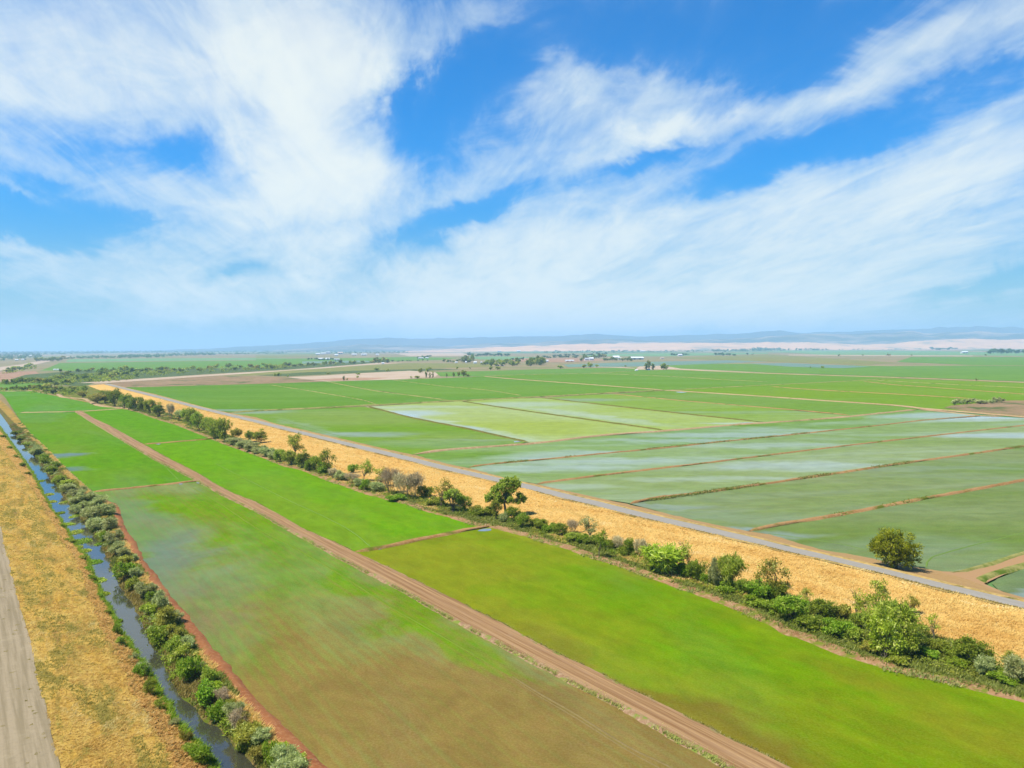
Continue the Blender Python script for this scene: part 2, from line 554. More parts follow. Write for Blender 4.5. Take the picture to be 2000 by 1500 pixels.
# haze: the air itself, one closed box
HZ = (-46000, 46000, -6000, 46000, -6.0, 700.0)
x0, x1, y0, y1, z0, z1 = HZ
V = [(x, y, z) for z in (z0, z1) for y in (y0, y1) for x in (x0, x1)]
Fh = [[0, 2, 3, 1], [4, 5, 7, 6], [0, 1, 5, 4], [1, 3, 7, 5], [3, 2, 6, 7], [2, 0, 4, 6]]
hm = bpy.data.materials.new('haze')
hm.use_nodes = True
ht = NT(hm.node_tree)
ht.n.remove(ht.n['Principled BSDF'])
pv = ht.new('ShaderNodeVolumePrincipled')
pv.inputs['Color'].default_value = (0.42, 0.67, 0.93, 1)
pv.inputs['Density'].default_value = HAZE_D = 6.2e-5
pv.inputs['Anisotropy'].default_value = 0.1
ht.l.new(pv.outputs[0], ht.n['Material Output'].inputs['Volume'])
me = bpy.data.meshes.new('haze'); me.from_pydata(V, [], Fh); me.update()
hz = link('haze', me, hm)
tag(hz, 'thin pale blue haze over the plain', kind='stuff')
# ================================================================== materials of the land
gold = m_dirt('dry_grass_ground', col(236, 178, 88), col(214, 150, 70), col(245, 200, 120), 0.05, 0.9, (R(20), 0.5))
gold2 = m_dirt('dry_verge', col(222, 176, 92), col(200, 156, 70), col(178, 152, 70), 0.07, 0.9, None, False, col(140, 140, 62), 0.56)
def m_redberm():
    m, nt, b = material('red_earth')
    p = nt.pos(); uvv = nt.uv()
    n1 = nt.noise(p, 0.08, 4, 0.6); n2 = nt.noise(p, 1.4, 5, 0.7); n3 = nt.noise(p, 0.3, 4, 0.7)
    c = nt.mix(nt.ramp(n1, 0.35, 0.65), col(196, 126, 72), col(178, 106, 58))
    c = nt.mix(nt.ramp(n2, 0.45, 0.7), c, col(214, 152, 98))
    t_ = nt.mix(nt.ramp(n3, 0.4, 0.6), col(196, 162, 108), col(150, 140, 72))
    sp = nt.new('ShaderNodeSeparateXYZ'); nt.l.new(uvv, sp.inputs[0])
    s_a = CCs(215, 985)
    c = nt.mix(nt.ramp(sp.outputs[1], s_a - 6, s_a + 30), c, t_)
    c = nt.mix(nt.ramp(n3, 0.62, 0.72, 0, 0.8), c, col(160, 150, 70))
    nt.put(b.inputs['Base Color'], c)
    nt.l.new(nt.bump(n2, 0.4, 0.3), b.inputs['Normal'])
    return m
m_berm = m_dirt('berm_earth', col(202, 154, 98), col(180, 132, 78), col(214, 174, 122), 0.05, 1.1, None, False, col(120, 130, 40), 0.60)
m_bermg = m_dirt('grassy_berm', col(170, 172, 92), col(200, 184, 118), col(140, 148, 66), 0.05, 0.6, None, False, col(106, 130, 44), 0.58)
m_tan = m_dirt('tan_track', col(214, 178, 132), col(196, 158, 110), col(226, 196, 150), 0.02, 0.5, None, False, col(150, 150, 80), 0.64)
m_olive = m_dirt('tree_strip_ground', col(122, 138, 40), col(160, 148, 70), col(104, 128, 28), 0.06, 0.9, None, False, col(196, 150, 96), 0.64)
m_bank = m_dirt('bank_soil', col(128, 112, 62), col(108, 104, 48), col(160, 134, 80), 0.1, 1.0, None, False, col(110, 124, 40), 0.55)
m_bermd = m_dirt('dark_grassy_berm', col(132, 130, 54), col(150, 134, 70), col(104, 112, 40), 0.05, 0.6)
m_land = m_dirt('plain_land', col(196, 172, 132), col(150, 158, 96), col(176, 150, 112), 0.0035, 0.02, (0.0, 3.0))
m_brown = m_dirt('fallow_soil', col(206, 162, 128), col(176, 134, 104), col(222, 186, 150), 0.008, 0.06, (0.1, 3.0), False, col(130, 140, 80), 0.68)
m_marsh = m_dirt('marsh', col(178, 146, 108), col(202, 164, 128), col(140, 132, 88), 0.01, 0.07, (0.1, 2.0), False, col(100, 122, 60), 0.6)
m_olivef = m_dirt('olive_pasture', col(160, 158, 88), col(176, 168, 96), col(134, 150, 80), 0.004, 0.03, (0.0, 3.0))
m_scrub = m_dirt('scrub_ground', col(104, 126, 70), col(84, 108, 62), col(140, 148, 90), 0.02, 0.12)
m_paletan = m_dirt('pale_dry_field', col(226, 200, 168), col(236, 212, 184), col(214, 184, 152), 0.004, 0.03, (0.0, 3.0))
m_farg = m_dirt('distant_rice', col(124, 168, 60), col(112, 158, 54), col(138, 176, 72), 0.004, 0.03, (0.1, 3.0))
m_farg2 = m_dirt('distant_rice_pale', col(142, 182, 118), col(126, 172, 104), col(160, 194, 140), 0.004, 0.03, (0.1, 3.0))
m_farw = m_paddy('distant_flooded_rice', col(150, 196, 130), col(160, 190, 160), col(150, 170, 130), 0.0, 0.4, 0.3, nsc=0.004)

# gravel road with wheel tracks running along it (u across, v along, metres)
def m_track(name, base, dark, light, centre, cols, edge=None, bump=0.3, st=0.03):
    m, nt, b = material(name)
    uvv = nt.uv()
    s_ = nt.mapping(uvv, scale=(1, st, 1))
    n1 = nt.noise(s_, 1.3, 5, 0.7, 0.3)
    n2 = nt.noise(uvv, 0.9, 5, 0.7)
    n3 = nt.noise(uvv, 0.07, 3, 0.6)
    c = nt.mix(nt.ramp(n1, 0.3, 0.7), dark, base)
    c = nt.mix(nt.math('MULTIPLY', nt.ramp(n2, 0.4, 0.8), 0.5), c, light)
    sp = nt.new('ShaderNodeSeparateXYZ'); nt.l.new(uvv, sp.inputs[0])
    wob = nt.math('MULTIPLY_ADD', nt.math('SUBTRACT', n3, 0.5), 1.2, sp.outputs[0])
    for (t0, hw, cc, amt) in cols:
        f = nt.math('ABSOLUTE', nt.math('SUBTRACT', wob, t0))
        f = nt.ramp(f, 0.0, hw, amt, 0.0)
        f = nt.math('MULTIPLY', f, nt.ramp(n1, 0.2, 0.6, 0.4, 1.0))
        c = nt.mix(f, c, cc)
    nt.put(b.inputs['Base Color'], c)
    b.inputs['Specular IOR Level'].default_value = 0.08
    nt.l.new(nt.bump(n2, bump, 0.2), b.inputs['Normal'])
    return m


# ================================================================== the ground sheet (with the canal trench)
gravel_right = [(-14, 1000), (0, 1030), (6, 1060), (15, 1095), (24, 1132), (37, 1187), (57, 1250), (75, 1337), (92, 1407), (112, 1500), (140, 1640)]
lip = [(0, 870), (22, 900), (50, 935), (82, 985), (112, 1042), (148, 1098), (168, 1150), (196, 1225), (250, 1335), (325, 1478), (385, 1600)]
water_l = [(0, 835), (12, 852), (24, 870), (38, 888), (50, 906), (62, 922), (68, 938), (78, 958), (86, 974), (96, 992), (108, 1008), (120, 1022), (128, 1038), (140, 1056), (152, 1072), (166, 1090), (176, 1118), (197, 1165), (220, 1212), (236, 1240), (252, 1262), (275, 1298), (297, 1330), (310, 1355), (332, 1388), (350, 1418), (382, 1458), (412, 1500), (480, 1600)]
water_r = [(10, 820), (24, 840), (40, 862), (54, 878), (72, 894), (86, 916), (98, 934), (112, 950), (124, 972), (138, 990), (150, 1006), (172, 1030), (184, 1048), (200, 1068), (212, 1092), (225, 1118), (240, 1148), (262, 1185), (280, 1215), (296, 1255), (316, 1280), (330, 1312), (345, 1345), (368, 1374), (398, 1400), (437, 1425), (470, 1460), (500, 1485), (620, 1590)]
bank_top = [(0, 797), (30, 828), (52, 850), (78, 873), (100, 897), (124, 925), (150, 950), (185, 985), (200, 1010), (214, 1040), (232, 1075), (258, 1115), (288, 1165), (312, 1203), (340, 1245), (366, 1290), (396, 1330), (430, 1376), (470, 1415), (510, 1460), (640, 1590)]
berm_l = [(0, 781), (20, 798), (40, 822), (58, 846), (82, 868), (104, 890), (128, 915), (155, 942), (190, 970), (214, 985), (224, 1012), (236, 1045), (252, 1072), (268, 1098), (286, 1125), (312, 1160), (338, 1195), (363, 1235), (393, 1275), (428, 1312), (466, 1362), (500, 1400), (545, 1450), (596, 1502), (690, 1590)]
berm_r = [(4, 768), (14, 779), (30, 806), (45, 832), (60, 850), (75, 867), (95, 882), (120, 907), (150, 932), (170, 950), (184, 961), (210, 977), (232, 985), (238, 1000), (242, 1017), (249, 1035), (265, 1055), (276, 1075), (284, 1095), (300, 1112), (317, 1135), (332, 1155), (350, 1177), (375, 1202), (395, 1232), (420, 1265), (450, 1297), (475, 1332), (500, 1357), (537, 1395), (575, 1430), (612, 1467), (647, 1500), (748, 1590)]

CC = Corridor(at(437, 1425, -1.1), at(24, 838, -1.1))
fg, fl, fwl, fwr, fbt, fbl, fbr = [CC.line(p, z, j, k) for p, z, j, k in ((gravel_right, 1.2, 0.18, 2), (lip, 0.9, 0.5, 3), (water_l, -1.1, 0.45, 4), (water_r, -1.1, 0.45, 5), (bank_top, 0.4, 0.45, 6), (berm_l, 0.8, 0.35, 7), (berm_r, 0.03, 0.2, 8))]
S0, S1 = -90.0, 1150.0
CCs = lambda x, y: CC.st(at(x, y, 0.5))[0]
m_red = m_redberm()
off = lambda f, k: (lambda s: f(s) + k)

ts = np.concatenate([-np.geomspace(80, 45000, 26)[::-1], np.arange(-78, 80, 2.5), np.geomspace(80, 45000, 26)])
ss = np.concatenate([-np.geomspace(140, 6000, 10)[::-1], np.arange(-130, 1300, 10), np.geomspace(1310, 48000, 26)])
TT, SS = np.meshgrid(ts, ss)
X, Y = CC.xy(SS, TT)
inn = (SS > S0 + 5) & (SS < S1 - 5) & (TT > fl(SS) - 0.5) & (TT < fbt(SS) + 1.0)
Z = np.where(inn, -4.2, -0.35)
V = np.stack([X, Y, Z], -1).reshape(-1, 3)
n = len(ts)
i = (np.arange(len(ss) - 1)[:, None] * n + np.arange(n - 1)[None, :]).ravel()
g = link('ground', mesh_np('ground', V, np.stack([i, i + 1, i + n + 1, i + n], -1)), None)
tag(g, 'flat farmland plain of dry tan and green ground reaching the horizon', kind='structure')

# plain material: far patchwork of fields
m, nt, b = material('plain')
p = nt.pos()
vor = nt.new('ShaderNodeTexVoronoi', feature='F1', distance='CHEBYCHEV')
nt.l.new(nt.mapping(p, rot=(0, 0, R(28)), scale=(1, 0.6, 1)), vor.inputs['Vector']); vor.inputs['Scale'].default_value = 0.0011
sp = nt.new('ShaderNodeSeparateColor'); nt.l.new(vor.outputs['Color'], sp.inputs[0])
n1 = nt.noise(nt.mapping(p, scale=(1, 1, 1)), 0.02, 4, 0.65)
c = nt.mix(nt.ramp(sp.outputs[0], 0.30, 0.34), col(206, 176, 140), col(150, 160, 104))
c = nt.mix(nt.ramp(sp.outputs[0], 0.55, 0.58), c, col(112, 158, 84))
c = nt.mix(nt.ramp(sp.outputs[1], 0.72, 0.75), c, col(190, 156, 124))
c = nt.mix(nt.ramp(n1, 0.45, 0.75), c, col(160, 156, 100))
nt.put(b.inputs['Base Color'], c)
g.data.materials.append(m)

gv = m_track('gravel', col(176, 166, 148), col(158, 150, 130), col(192, 184, 166), 0, [])
# gravel road lies left of the grass
def m_gravel():
    m, nt, b = material('gravel_road')
    uvv = nt.uv()
    sp = nt.new('ShaderNodeSeparateXYZ'); nt.l.new(uvv, sp.inputs[0])
    n1 = nt.noise(nt.mapping(uvv, scale=(1, 0.03, 1)), 1.1, 5, 0.65, 0.2)
    n2 = nt.noise(uvv, 1.2, 5, 0.75)
    n3 = nt.noise(uvv, 0.12, 4, 0.7)
    c = nt.mix(nt.ramp(n1, 0.36, 0.62), col(166, 148, 112), col(194, 174, 138))
    c = nt.mix(nt.ramp(n2, 0.45, 0.8, 0, 0.6), c, col(152, 136, 106))
    c = nt.mix(nt.ramp(n3, 0.52, 0.7, 0, 0.5), c, col(206, 186, 148))
    nt.put(b.inputs['Base Color'], c)
    nt.l.new(nt.bump(n2, 0.3, 0.15), b.inputs['Normal'])
    return m
mg = m_gravel()
CC.strip('outer_ground', lambda s: fg(s) - 400, lambda s: fg(s) - 10.5, -0.3, 1.1, S0, S1, 12, 10, gold2, 0.1, 0.3, label='dry open ground beyond the grey gravel road')
CC.strip('gravel_road', lambda s: fg(s) - 11, lambda s: fg(s) + 0.25, 1.22, 1.20, S0, S1, 4, 8, mg, 0.02, 0.3, label='wide grey gravel road running up the edge beside the dry grass')

# golden grass bank with olive patches and brown bare strip
def m_bankgrass():
    m, nt, b = material('canal_bank_grass')
    uvv = nt.uv(); p = nt.pos()
    n1 = nt.noise(nt.mapping(uvv, scale=(1, 0.22, 1)), 0.35, 6, 0.68, 0.6)
    n2 = nt.noise(nt.mapping(uvv, loc=(9, 40, 0), scale=(1, 0.35, 1)), 0.22, 6, 0.7, 0.8)
    n3 = nt.noise(nt.mapping(uvv, rot=(0, 0, R(25)), scale=(0.5, 1.4, 1)), 1.6, 6, 0.75, 0.8)
    n4 = nt.noise(nt.mapping(uvv, loc=(3, 4, 0), scale=(1, 0.12, 1)), 0.3, 5, 0.65, 0.4)
    c = nt.mix(nt.ramp(n1, 0.35, 0.65), col(242, 202, 104), col(234, 186, 80))
    c = nt.mix(nt.ramp(n2, 0.46, 0.62, 0, 0.85), c, col(150, 140, 62))
    c = nt.mix(nt.ramp(n4, 0.56, 0.72, 0, 0.85), c, col(180, 142, 84))
    c = nt.mix(nt.ramp(n3, 0.5, 0.72, 0, 0.7), c, col(246, 208, 124))
    c = nt.mix(nt.ramp(n3, 0.48, 0.3, 0, 0.45), c, col(150, 110, 56))
    nt.put(b.inputs['Base Color'], c)
    b.inputs['Specular IOR Level'].default_value = 0.03
    nt.l.new(nt.bump(n3, 0.6, 0.6), b.inputs['Normal'])
    return m
mbg = m_bankgrass()
CC.strip('grass_bank', fg, fl, 1.16, 0.9, S0, S1, 2, 16, mbg, 0.16, 0.4, label='golden dry grass verge between the gravel road and the canal')
CC.strip('canal_slope', fl, off(fwl, 1.4), 0.9, -1.9, S0, S1, 1.5, 14, mbg, 0.16, 0.4, prof=lambda u: u ** 1.15, label='steep dry grass slope dropping to the west edge of the canal water')
CC.strip('canal_bank', off(fwr, -1.4), fbt, -1.9, 0.4, S0, S1, 1.5, 10, m_bank, 0.16, 0.4, prof=lambda u: u ** 0.8, label='shrub covered bank on the field side of the canal')
CC.strip('bank_shoulder', fbt, fbl, 0.4, 0.8, S0, S1, 2, 6, gold2, 0.16, 0.4, label='dry grass shoulder above the shrubs of the canal bank')
CC.strip('earth_berm', fbl, fbr, 0.8, -0.25, S0, S1, 1.2, 8, m_red, 0.16, 0.4, prof=lambda u: u ** 2.2, label='bare red earth berm along the edge of the largest flooded field')

# canal water
wm, nt, b = material('canal_water')
b.inputs['Base Color'].default_value = (0.030, 0.030, 0.018, 1)
b.inputs['Roughness'].default_value = 0.04
b.inputs['Specular IOR Level'].default_value = 1.0
b.inputs['IOR'].default_value = 1.5
pn = nt.noise(nt.pos(), 0.9, 3, 0.6)
nt.l.new(nt.bump(pn, 0.035, 0.3), b.inputs['Normal'])
CC.strip('canal_water', off(fwl, -1.2), off(fwr, 1.2), -1.1, -1.1, S0, S1, 5, 2, wm, label='still canal water mirroring the blue sky')

# ================================================================== levee with the paved road
toe = [(168, 752), (230, 775), (300, 796), (400, 833), (470, 858), (530, 880), (600, 904), (700, 936), (800, 966), (900, 990), (1000, 1012), (1100, 1034), (1200, 1062), (1300, 1092), (1400, 1122), (1500, 1152), (1600, 1182), (1700, 1208), (1800, 1236), (1900, 1266), (2000, 1300), (2200, 1375)]
road_n = [(225, 756), (300, 775), (375, 795), (450, 813.5), (500, 825.5), (560, 841), (640, 861), (720, 881), (800, 900.5), (860, 916), (960, 938.5), (1030, 955), (1100, 973), (1180, 992), (1230, 1005), (1310, 1024), (1390, 1042), (1470, 1060), (1550, 1080), (1600, 1090), (1700, 1114), (1800, 1140), (1900, 1165), (2000, 1189), (2250, 1254)]
road_f = [(225, 752.5), (300, 771), (375, 790.5), (450, 808.5), (500, 820), (560, 835), (640, 854.5), (720, 873.5), (800, 892), (860, 907.5), (960, 930), (1030, 945.5), (1100, 963), (1180, 982), (1230, 995), (1310, 1013.5), (1390, 1031), (1470, 1049.5), (1550, 1070), (1600, 1080.5), (1700, 1104), (1800, 1129), (1900, 1153), (2000, 1176), (2250, 1240)]
far_edge = [(245, 757), (300, 769), (425, 802), (446, 806), (500, 815), (540, 828), (600, 841), (660, 855), (720, 869), (776, 882), (807, 888), (870, 905), (920, 915), (960, 926), (1006, 938), (1050, 946), (1120, 962), (1180, 975), (1246, 989), (1310, 1005), (1380, 1021), (1450, 1036), (1500, 1043), (1600, 1072), (1690, 1088), (1760, 1103), (1842, 1117), (1880, 1128), (1937, 1150), (2000, 1168), (2200, 1220)]
field_edge = [(235, 798), (252, 800), (275, 806), (300, 816), (350, 831), (375, 841), (415, 857), (450, 871), (480, 881), (520, 895), (560, 911), (590, 917), (630, 933), (670, 947), (720, 965), (760, 975), (800, 985), (840, 999), (880, 1009), (925, 1024), (962, 1029), (1000, 1038), (1040, 1050), (1080, 1062), (1120, 1074), (1160, 1088), (1190, 1097), (1240, 1114), (1290, 1132), (1350, 1154), (1410, 1176), (1460, 1195), (1510, 1219), (1540, 1238), (1565, 1243), (1600, 1257), (1650, 1277), (1712, 1295), (1762, 1311), (1825, 1324), (1900, 1342), (2000, 1366), (2200, 1420)]
LC = Corridor(at(2000, 1182, 2.2), at(300, 773, 2.2))
fto, frn, frf, ffe, ffd = [LC.line(p, z, j, k) for p, z, j, k in ((toe, 0.4, 0.6, 12), (road_n, 2.2, 0.12, 13), (road_f, 2.2, 0.12, 14), (far_edge, 0.0, 0.35, 15), (field_edge, 0.02, 0.3, 16))]
L0 = -60.0
L1 = LC.st(at(215, 750, 2.2))[0]
# direction of travel is away from the camera towards the left: the far (paddy) side is the +t side
sgn = 1 if frf(0) > frn(0) else -1
m_pave = m_track('levee_road', col(192, 184, 170), col(178, 170, 154), col(202, 196, 182), 0, [])
LC.strip('levee_road', off(frn, -0.0), frf, 2.23, 2.23, L0, L1, 6, 6, m_pave, label='pale grey paved road along the top of the levee')
mid = lambda s: 0.5 * (frn(s) + frf(s))
LC.strip('levee_crown', lambda s: frn(s) - sgn * 1.6, lambda s: frf(s) + sgn * 1.9, 2.19, 2.19, L0, L1, 4, 4, m_dirt('verge', col(226, 186, 108), col(186, 160, 92), col(240, 206, 134), 0.15, 0.8, None, False, col(116, 118, 50), 0.62), label='rough verge of dry grass and weeds hugging the levee road')

def m_slope():
    m, nt, b = material('levee_grass')
    uvv = nt.uv()
    n1 = nt.noise(nt.mapping(uvv, rot=(0, 0, R(30)), scale=(1, 0.3, 1)), 0.16, 6, 0.65, 1.2)
    n2 = nt.noise(nt.mapping(uvv, rot=(0, 0, R(40)), scale=(1.3, 0.4, 1)), 0.7, 6, 0.72, 1.5)
    n3 = nt.noise(nt.mapping(uvv, scale=(1, 0.25, 1)), 0.1, 5, 0.6, 0.6)
    c = nt.mix(nt.ramp(n1, 0.35, 0.65), tuple([*[x * 1.12 for x in col(254, 206, 118)[:3]], 1]), tuple([*[x * 1.12 for x in col(246, 190, 100)[:3]], 1]))
    c = nt.mix(nt.ramp(n2, 0.52, 0.72, 0, 0.7), c, col(255, 224, 150))
    c = nt.mix(nt.ramp(n2, 0.47, 0.3, 0, 0.45), c, col(216, 158, 84))
    c = nt.mix(nt.ramp(n3, 0.56, 0.7, 0, 0.5), c, col(206, 172, 88))
    nt.put(b.inputs['Base Color'], c)
    b.inputs['Specular IOR Level'].default_value = 0.03
    nt.l.new(nt.bump(n2, 0.7, 0.9), b.inputs['Normal'])
    return m
msl = m_slope()
LC.strip('levee_slope', off(frn, -sgn * 0.5), fto, 2.15, 0.4, L0, L1, 2.5, 14, msl, 0.16, 0.22, prof=lambda u: 1 - (1 - u) ** 1.25, label='wide golden dry grass slope of the levee')
LC.strip('tree_strip_ground', fto, ffd, 0.4, 0.18, L0, L1, 2.5, 12, m_olive, 0.22, 0.25, label='green weedy ground under the tree row at the foot of the levee')
LC.strip('field_rim', lambda s: ffd(s) - sgn * 1.6, lambda s: ffd(s) + sgn * 1.8, -0.06, 0.42, L0, L1, 1.5, 6, m_dirt('rim_earth', col(194, 150, 104), col(172, 126, 84), col(212, 174, 128), 0.2, 1.2, None, False, col(140, 150, 50), 0.55), 0.05, 0.8, prof=lambda u: np.minimum(1, u * 1.6), label='narrow brown earth rim between the rice and the tree row')
LC.strip('levee_back', off(frf, sgn * 1.2), ffe, 2.15, 0.02, L0, L1, 2.5, 8, m_track('levee_back_ground', col(208, 170, 112), col(192, 150, 92), col(222, 188, 132), 0, []), 0.08, 0.3, prof=lambda u: u ** 0.55, label='tan earth strip behind the levee road beside the flooded paddies')

# ================================================================== near rice fields, left of the levee
def ang_of(a, b, z=0):
    p, q = at(*a, z), at(*b, z)
    return math.atan2(q.y - p.y, q.x - p.x)
A_ROAD = ang_of((800, 1130), (1400, 1465))
A_LEV = ang_of((600, 850), (1800, 1133))
A_BERM = ang_of((1466, 1035), (2000, 938))
G1, G2 = col(84, 186, 20), col(112, 186, 78)      # lush, sparse
rd_l = [(147, 805), (175, 823), (217, 848), (265, 877), (300, 898), (345, 920), (395, 946), (430, 966), (500, 1000), (537, 1022), (600, 1057), (650, 1085), (725, 1125), (787, 1157), (837, 1187), (925, 1235), (1000, 1275), (1095, 1325), (1175, 1365), (1250, 1407), (1325, 1450), (1412, 1497), (1590, 1590)]
rd_r = [(160, 803), (185, 818), (212, 830), (275, 865), (325, 893), (375, 918), (412, 940), (450, 962), (500, 981), (562, 1015), (600, 1037), (650, 1058), (700, 1082), (750, 1104), (800, 1128), (870, 1162), (1000, 1228), (1075, 1270), (1150, 1305), (1250, 1355), (1325, 1392), (1425, 1442), (1500, 1480), (1560, 1506), (1740, 1590)]

f1 = m_paddy('rice_top', col(108, 172, 20), col(122, 172, 54), col(120, 150, 80), A_LEV, 0.0, 0.1, lushamt=0.6)
sheet('rice_field', [(-12, 762), (110, 763), (118, 772), (130, 777), (162, 779), (177, 786), (194, 793), (217, 796), (244, 798), (147, 806), (20, 812), (4, 790)], f1, 'small bright green rice field at the top, where the canal and the tree row meet', z=0.0)
f2 = m_paddy('rice_second', col(110, 168, 0), col(128, 168, 36), col(120, 150, 90), A_LEV, 0.0, 0.12, lushamt=0.75,
             blobs=[(100, 892, 12, 22, A_ROAD, 'w', 0.8), (128, 918, 9, 18, A_ROAD, 'w', 0.7), (120, 880, 26, 90, A_ROAD - R(90), 'g', -0.7), (200, 930, 30, 60, 0.5, 'g', -0.6)], z=0.0)
sheet('rice_field', [(36, 807), (100, 806), (158, 803), (217, 846), (265, 874), (300, 895), (345, 917), (400, 945), (300, 955), (184, 966), (166, 949), (148, 935), (118, 910), (93, 886), (73, 871), (57, 853), (44, 836), (28, 809)], f2, 'long green rice field between the canal berm and the upper dirt track, sheen of water at its canal edge', z=0.0)
f3 = m_paddy('rice_third', col(110, 172, 0), col(122, 172, 34), col(120, 150, 80), A_LEV, 0.0, 0.05, lushamt=0.8)
sheet('rice_field', [(155, 805), (200, 799), (256, 797), (290, 806), (350, 828), (422, 856), (300, 871), (272, 868), (212, 834)], f3, 'small lush rice field between the dirt track and the far end of the tree row', z=0.0)
f4 = m_paddy('rice_fourth', col(120, 178, 0), col(132, 172, 30), col(130, 160, 90), A_ROAD, 0.0, 0.06, lushamt=1.0,
             blobs=[(520, 965, 22, 110, A_ROAD - R(90), 'g', -0.9), (620, 1020, 22, 80, A_ROAD - R(90), 'g', -0.95), (690, 1050, 18, 50, A_ROAD - R(90), 'g', -0.9), (930, 1030, 7, 7, 0, 'w', 1.0), (760, 1068, 40, 8, A_BERM, 'g', -0.6)], z=0.0)
sheet('rice_field', [(268, 866), (300, 868), (422, 857), (480, 878), (560, 908), (640, 934), (720, 962), (800, 982), (880, 1006), (935, 1022), (965, 1028), (830, 1056), (697, 1080), (560, 1017), (400, 936)], f4, 'vivid green lush rice field between the dirt track and the tree row', z=0.0)
MUD = col(162, 138, 70)
f5 = m_paddy('rice_fifth', col(122, 170, 0), col(146, 166, 92), MUD, A_ROAD, 0.0, 0.10, mudamt=0.15, lushamt=0.35, nsc=0.02, rows=0.26, rowdir=A_ROAD,
             blobs=[(430, 985, 60, 34, 0, 'g', 0.45), (560, 1040, 34, 110, A_ROAD - R(90), 'g', 0.55), (820, 1200, 10, 70, A_ROAD - R(90), 'g', 0.9), (960, 1280, 8, 40, A_ROAD - R(90), 'g', 0.7),
                    (265, 1020, 90, 13, A_ROAD, 'w', 0.30), (340, 1110, 60, 13, R(112), 'w', 0.38), (430, 1190, 50, 14, R(112), 'w', 0.2), (400, 1080, 60, 14, A_ROAD, 'g', -0.4), (380, 1150, 26, 16, 0, 'm', 0.25),
                    (640, 1310, 40, 34, 0.3, 'm', 0.54), (800, 1400, 45, 34, 0, 'm', 0.65), (1020, 1400, 36, 30, 0, 'm', 0.50), (960, 1480, 60, 30, 0, 'm', 0.58), (1250, 1470, 30, 20, 0, 'm', 0.58),
                    (700, 1530, 60, 40, 0, 'm', 0.6), (1000, 1560, 80, 34, 0, 'm', 0.6), (560, 1200, 34, 26, 0, 'm', 0.35), (420, 1200, 24, 18, 0, 'm', 0.2), (900, 1170, 14, 90, A_ROAD - R(90), 'm', 0.25)], z=0.0)
sheet('rice_field', [(172, 962), (250, 952), (395, 941), (430, 962), (540, 1020), (650, 1082), (790, 1156), (930, 1232), (1100, 1325), (1260, 1408), (1420, 1498), (3600, 2600), (1880, 2600), (700, 1600), (600, 1480), (480, 1362), (370, 1225), (300, 1130), (225, 1030), (215, 990)], f5, 'largest sparse rice field, green fading into brown muddy water, between canal berm and dirt track', z=0.0)
f6 = m_paddy('rice_sixth', col(124, 168, 0), col(152, 164, 30), col(146, 136, 34), A_ROAD, 0.0, 0.08, mudamt=0.10, lushamt=0.52, nsc=0.02, stretch=2.2, rowdir=A_ROAD, rows=0.08,
             blobs=[(960, 1034, 5, 4, 0, 'w', 1.1), (1200, 1104, 45, 12, A_LEV, 'g', -0.5), (1330, 1150, 40, 12, A_LEV, 'g', -0.4), (860, 1080, 24, 12, 0.3, 'g', -0.5), (940, 1052, 22, 4, 0.1, 'm', 0.25),
                    (800, 1110, 20, 50, A_ROAD - R(90), 'g', -0.5), (1000, 1215, 7, 60, A_ROAD - R(90), 'g', -1.0), (1180, 1310, 6, 50, A_ROAD - R(90), 'm', 0.30), (1330, 1375, 6, 40, A_ROAD - R(90), 'm', 0.35), (1520, 1460, 8, 34, A_ROAD - R(90), 'm', 0.35),
                    (1640, 1290, 20, 8, A_LEV, 'm', 0.25), (1850, 1370, 30, 10, A_LEV, 'g', -0.7), (1750, 1470, 90, 40, 0, 'm', 0.15), (1950, 1400, 50, 40, 0, 'm', 0.07), (850, 1130, 30, 20, 0, 'g', -0.4), (1300, 1200, 60, 30, A_LEV, 'g', 0.3), (1800, 1440, 60, 40, 0, 'g', 0.4)], z=0.0)
sheet('rice_field', [(697, 1080), (830, 1052), (962, 1027), (1040, 1048), (1160, 1085), (1290, 1129), (1410, 1173), (1510, 1216), (1600, 1255), (1760, 1308), (1900, 1340), (2050, 1375), (2300, 1440), (5200, 2600), (3700, 2600), (1740, 1600), (1500, 1484), (1330, 1398), (1150, 1309), (1000, 1232), (800, 1131)], f6, 'yellow green rice field at the lower corner between dirt track and tree row', z=0.0)

# dirt track between them
RC = Corridor(at(1400, 1465, 0.35), at(160, 804, 0.35))
frl, frr = RC.line(rd_l, 0.05, 0.2, 17), RC.line(rd_r, 0.05, 0.2, 18)
ra, rb = -60.0, RC.st(at(152, 803, 0.1))[0]
q = 1 if frr(50) > frl(50) else -1


def m_dirtroad():
    m, nt, b = material('dirt_track')
    uvv = nt.uv()
    n1 = nt.noise(nt.mapping(uvv, scale=(1, 0.012, 1)), 1.25, 5, 0.72, 0.1)
    n1b = nt.noise(nt.mapping(uvv, loc=(5, 2, 0), scale=(1, 0.02, 1)), 0.6, 4, 0.6, 0.1)
    n2 = nt.noise(uvv, 1.3, 5, 0.75)
    n3 = nt.noise(uvv, 0.14, 5, 0.7)
    c = nt.mix(nt.ramp(n1, 0.40, 0.60), col(160, 116, 70), col(212, 170, 116))
    c = nt.mix(nt.ramp(n1b, 0.45, 0.7, 0, 0.7), c, col(202, 162, 120))
    c = nt.mix(nt.ramp(n2, 0.4, 0.8, 0, 0.45), c, col(182, 138, 96))
    c = nt.mix(nt.ramp(n3, 0.56, 0.72, 0, 0.5), c, col(188, 152, 110))
    nt.put(b.inputs['Base Color'], c)
    nt.l.new(nt.bump(n1, 0.5, 0.5), b.inputs['Normal'])
    return m
mdr = m_dirtroad()
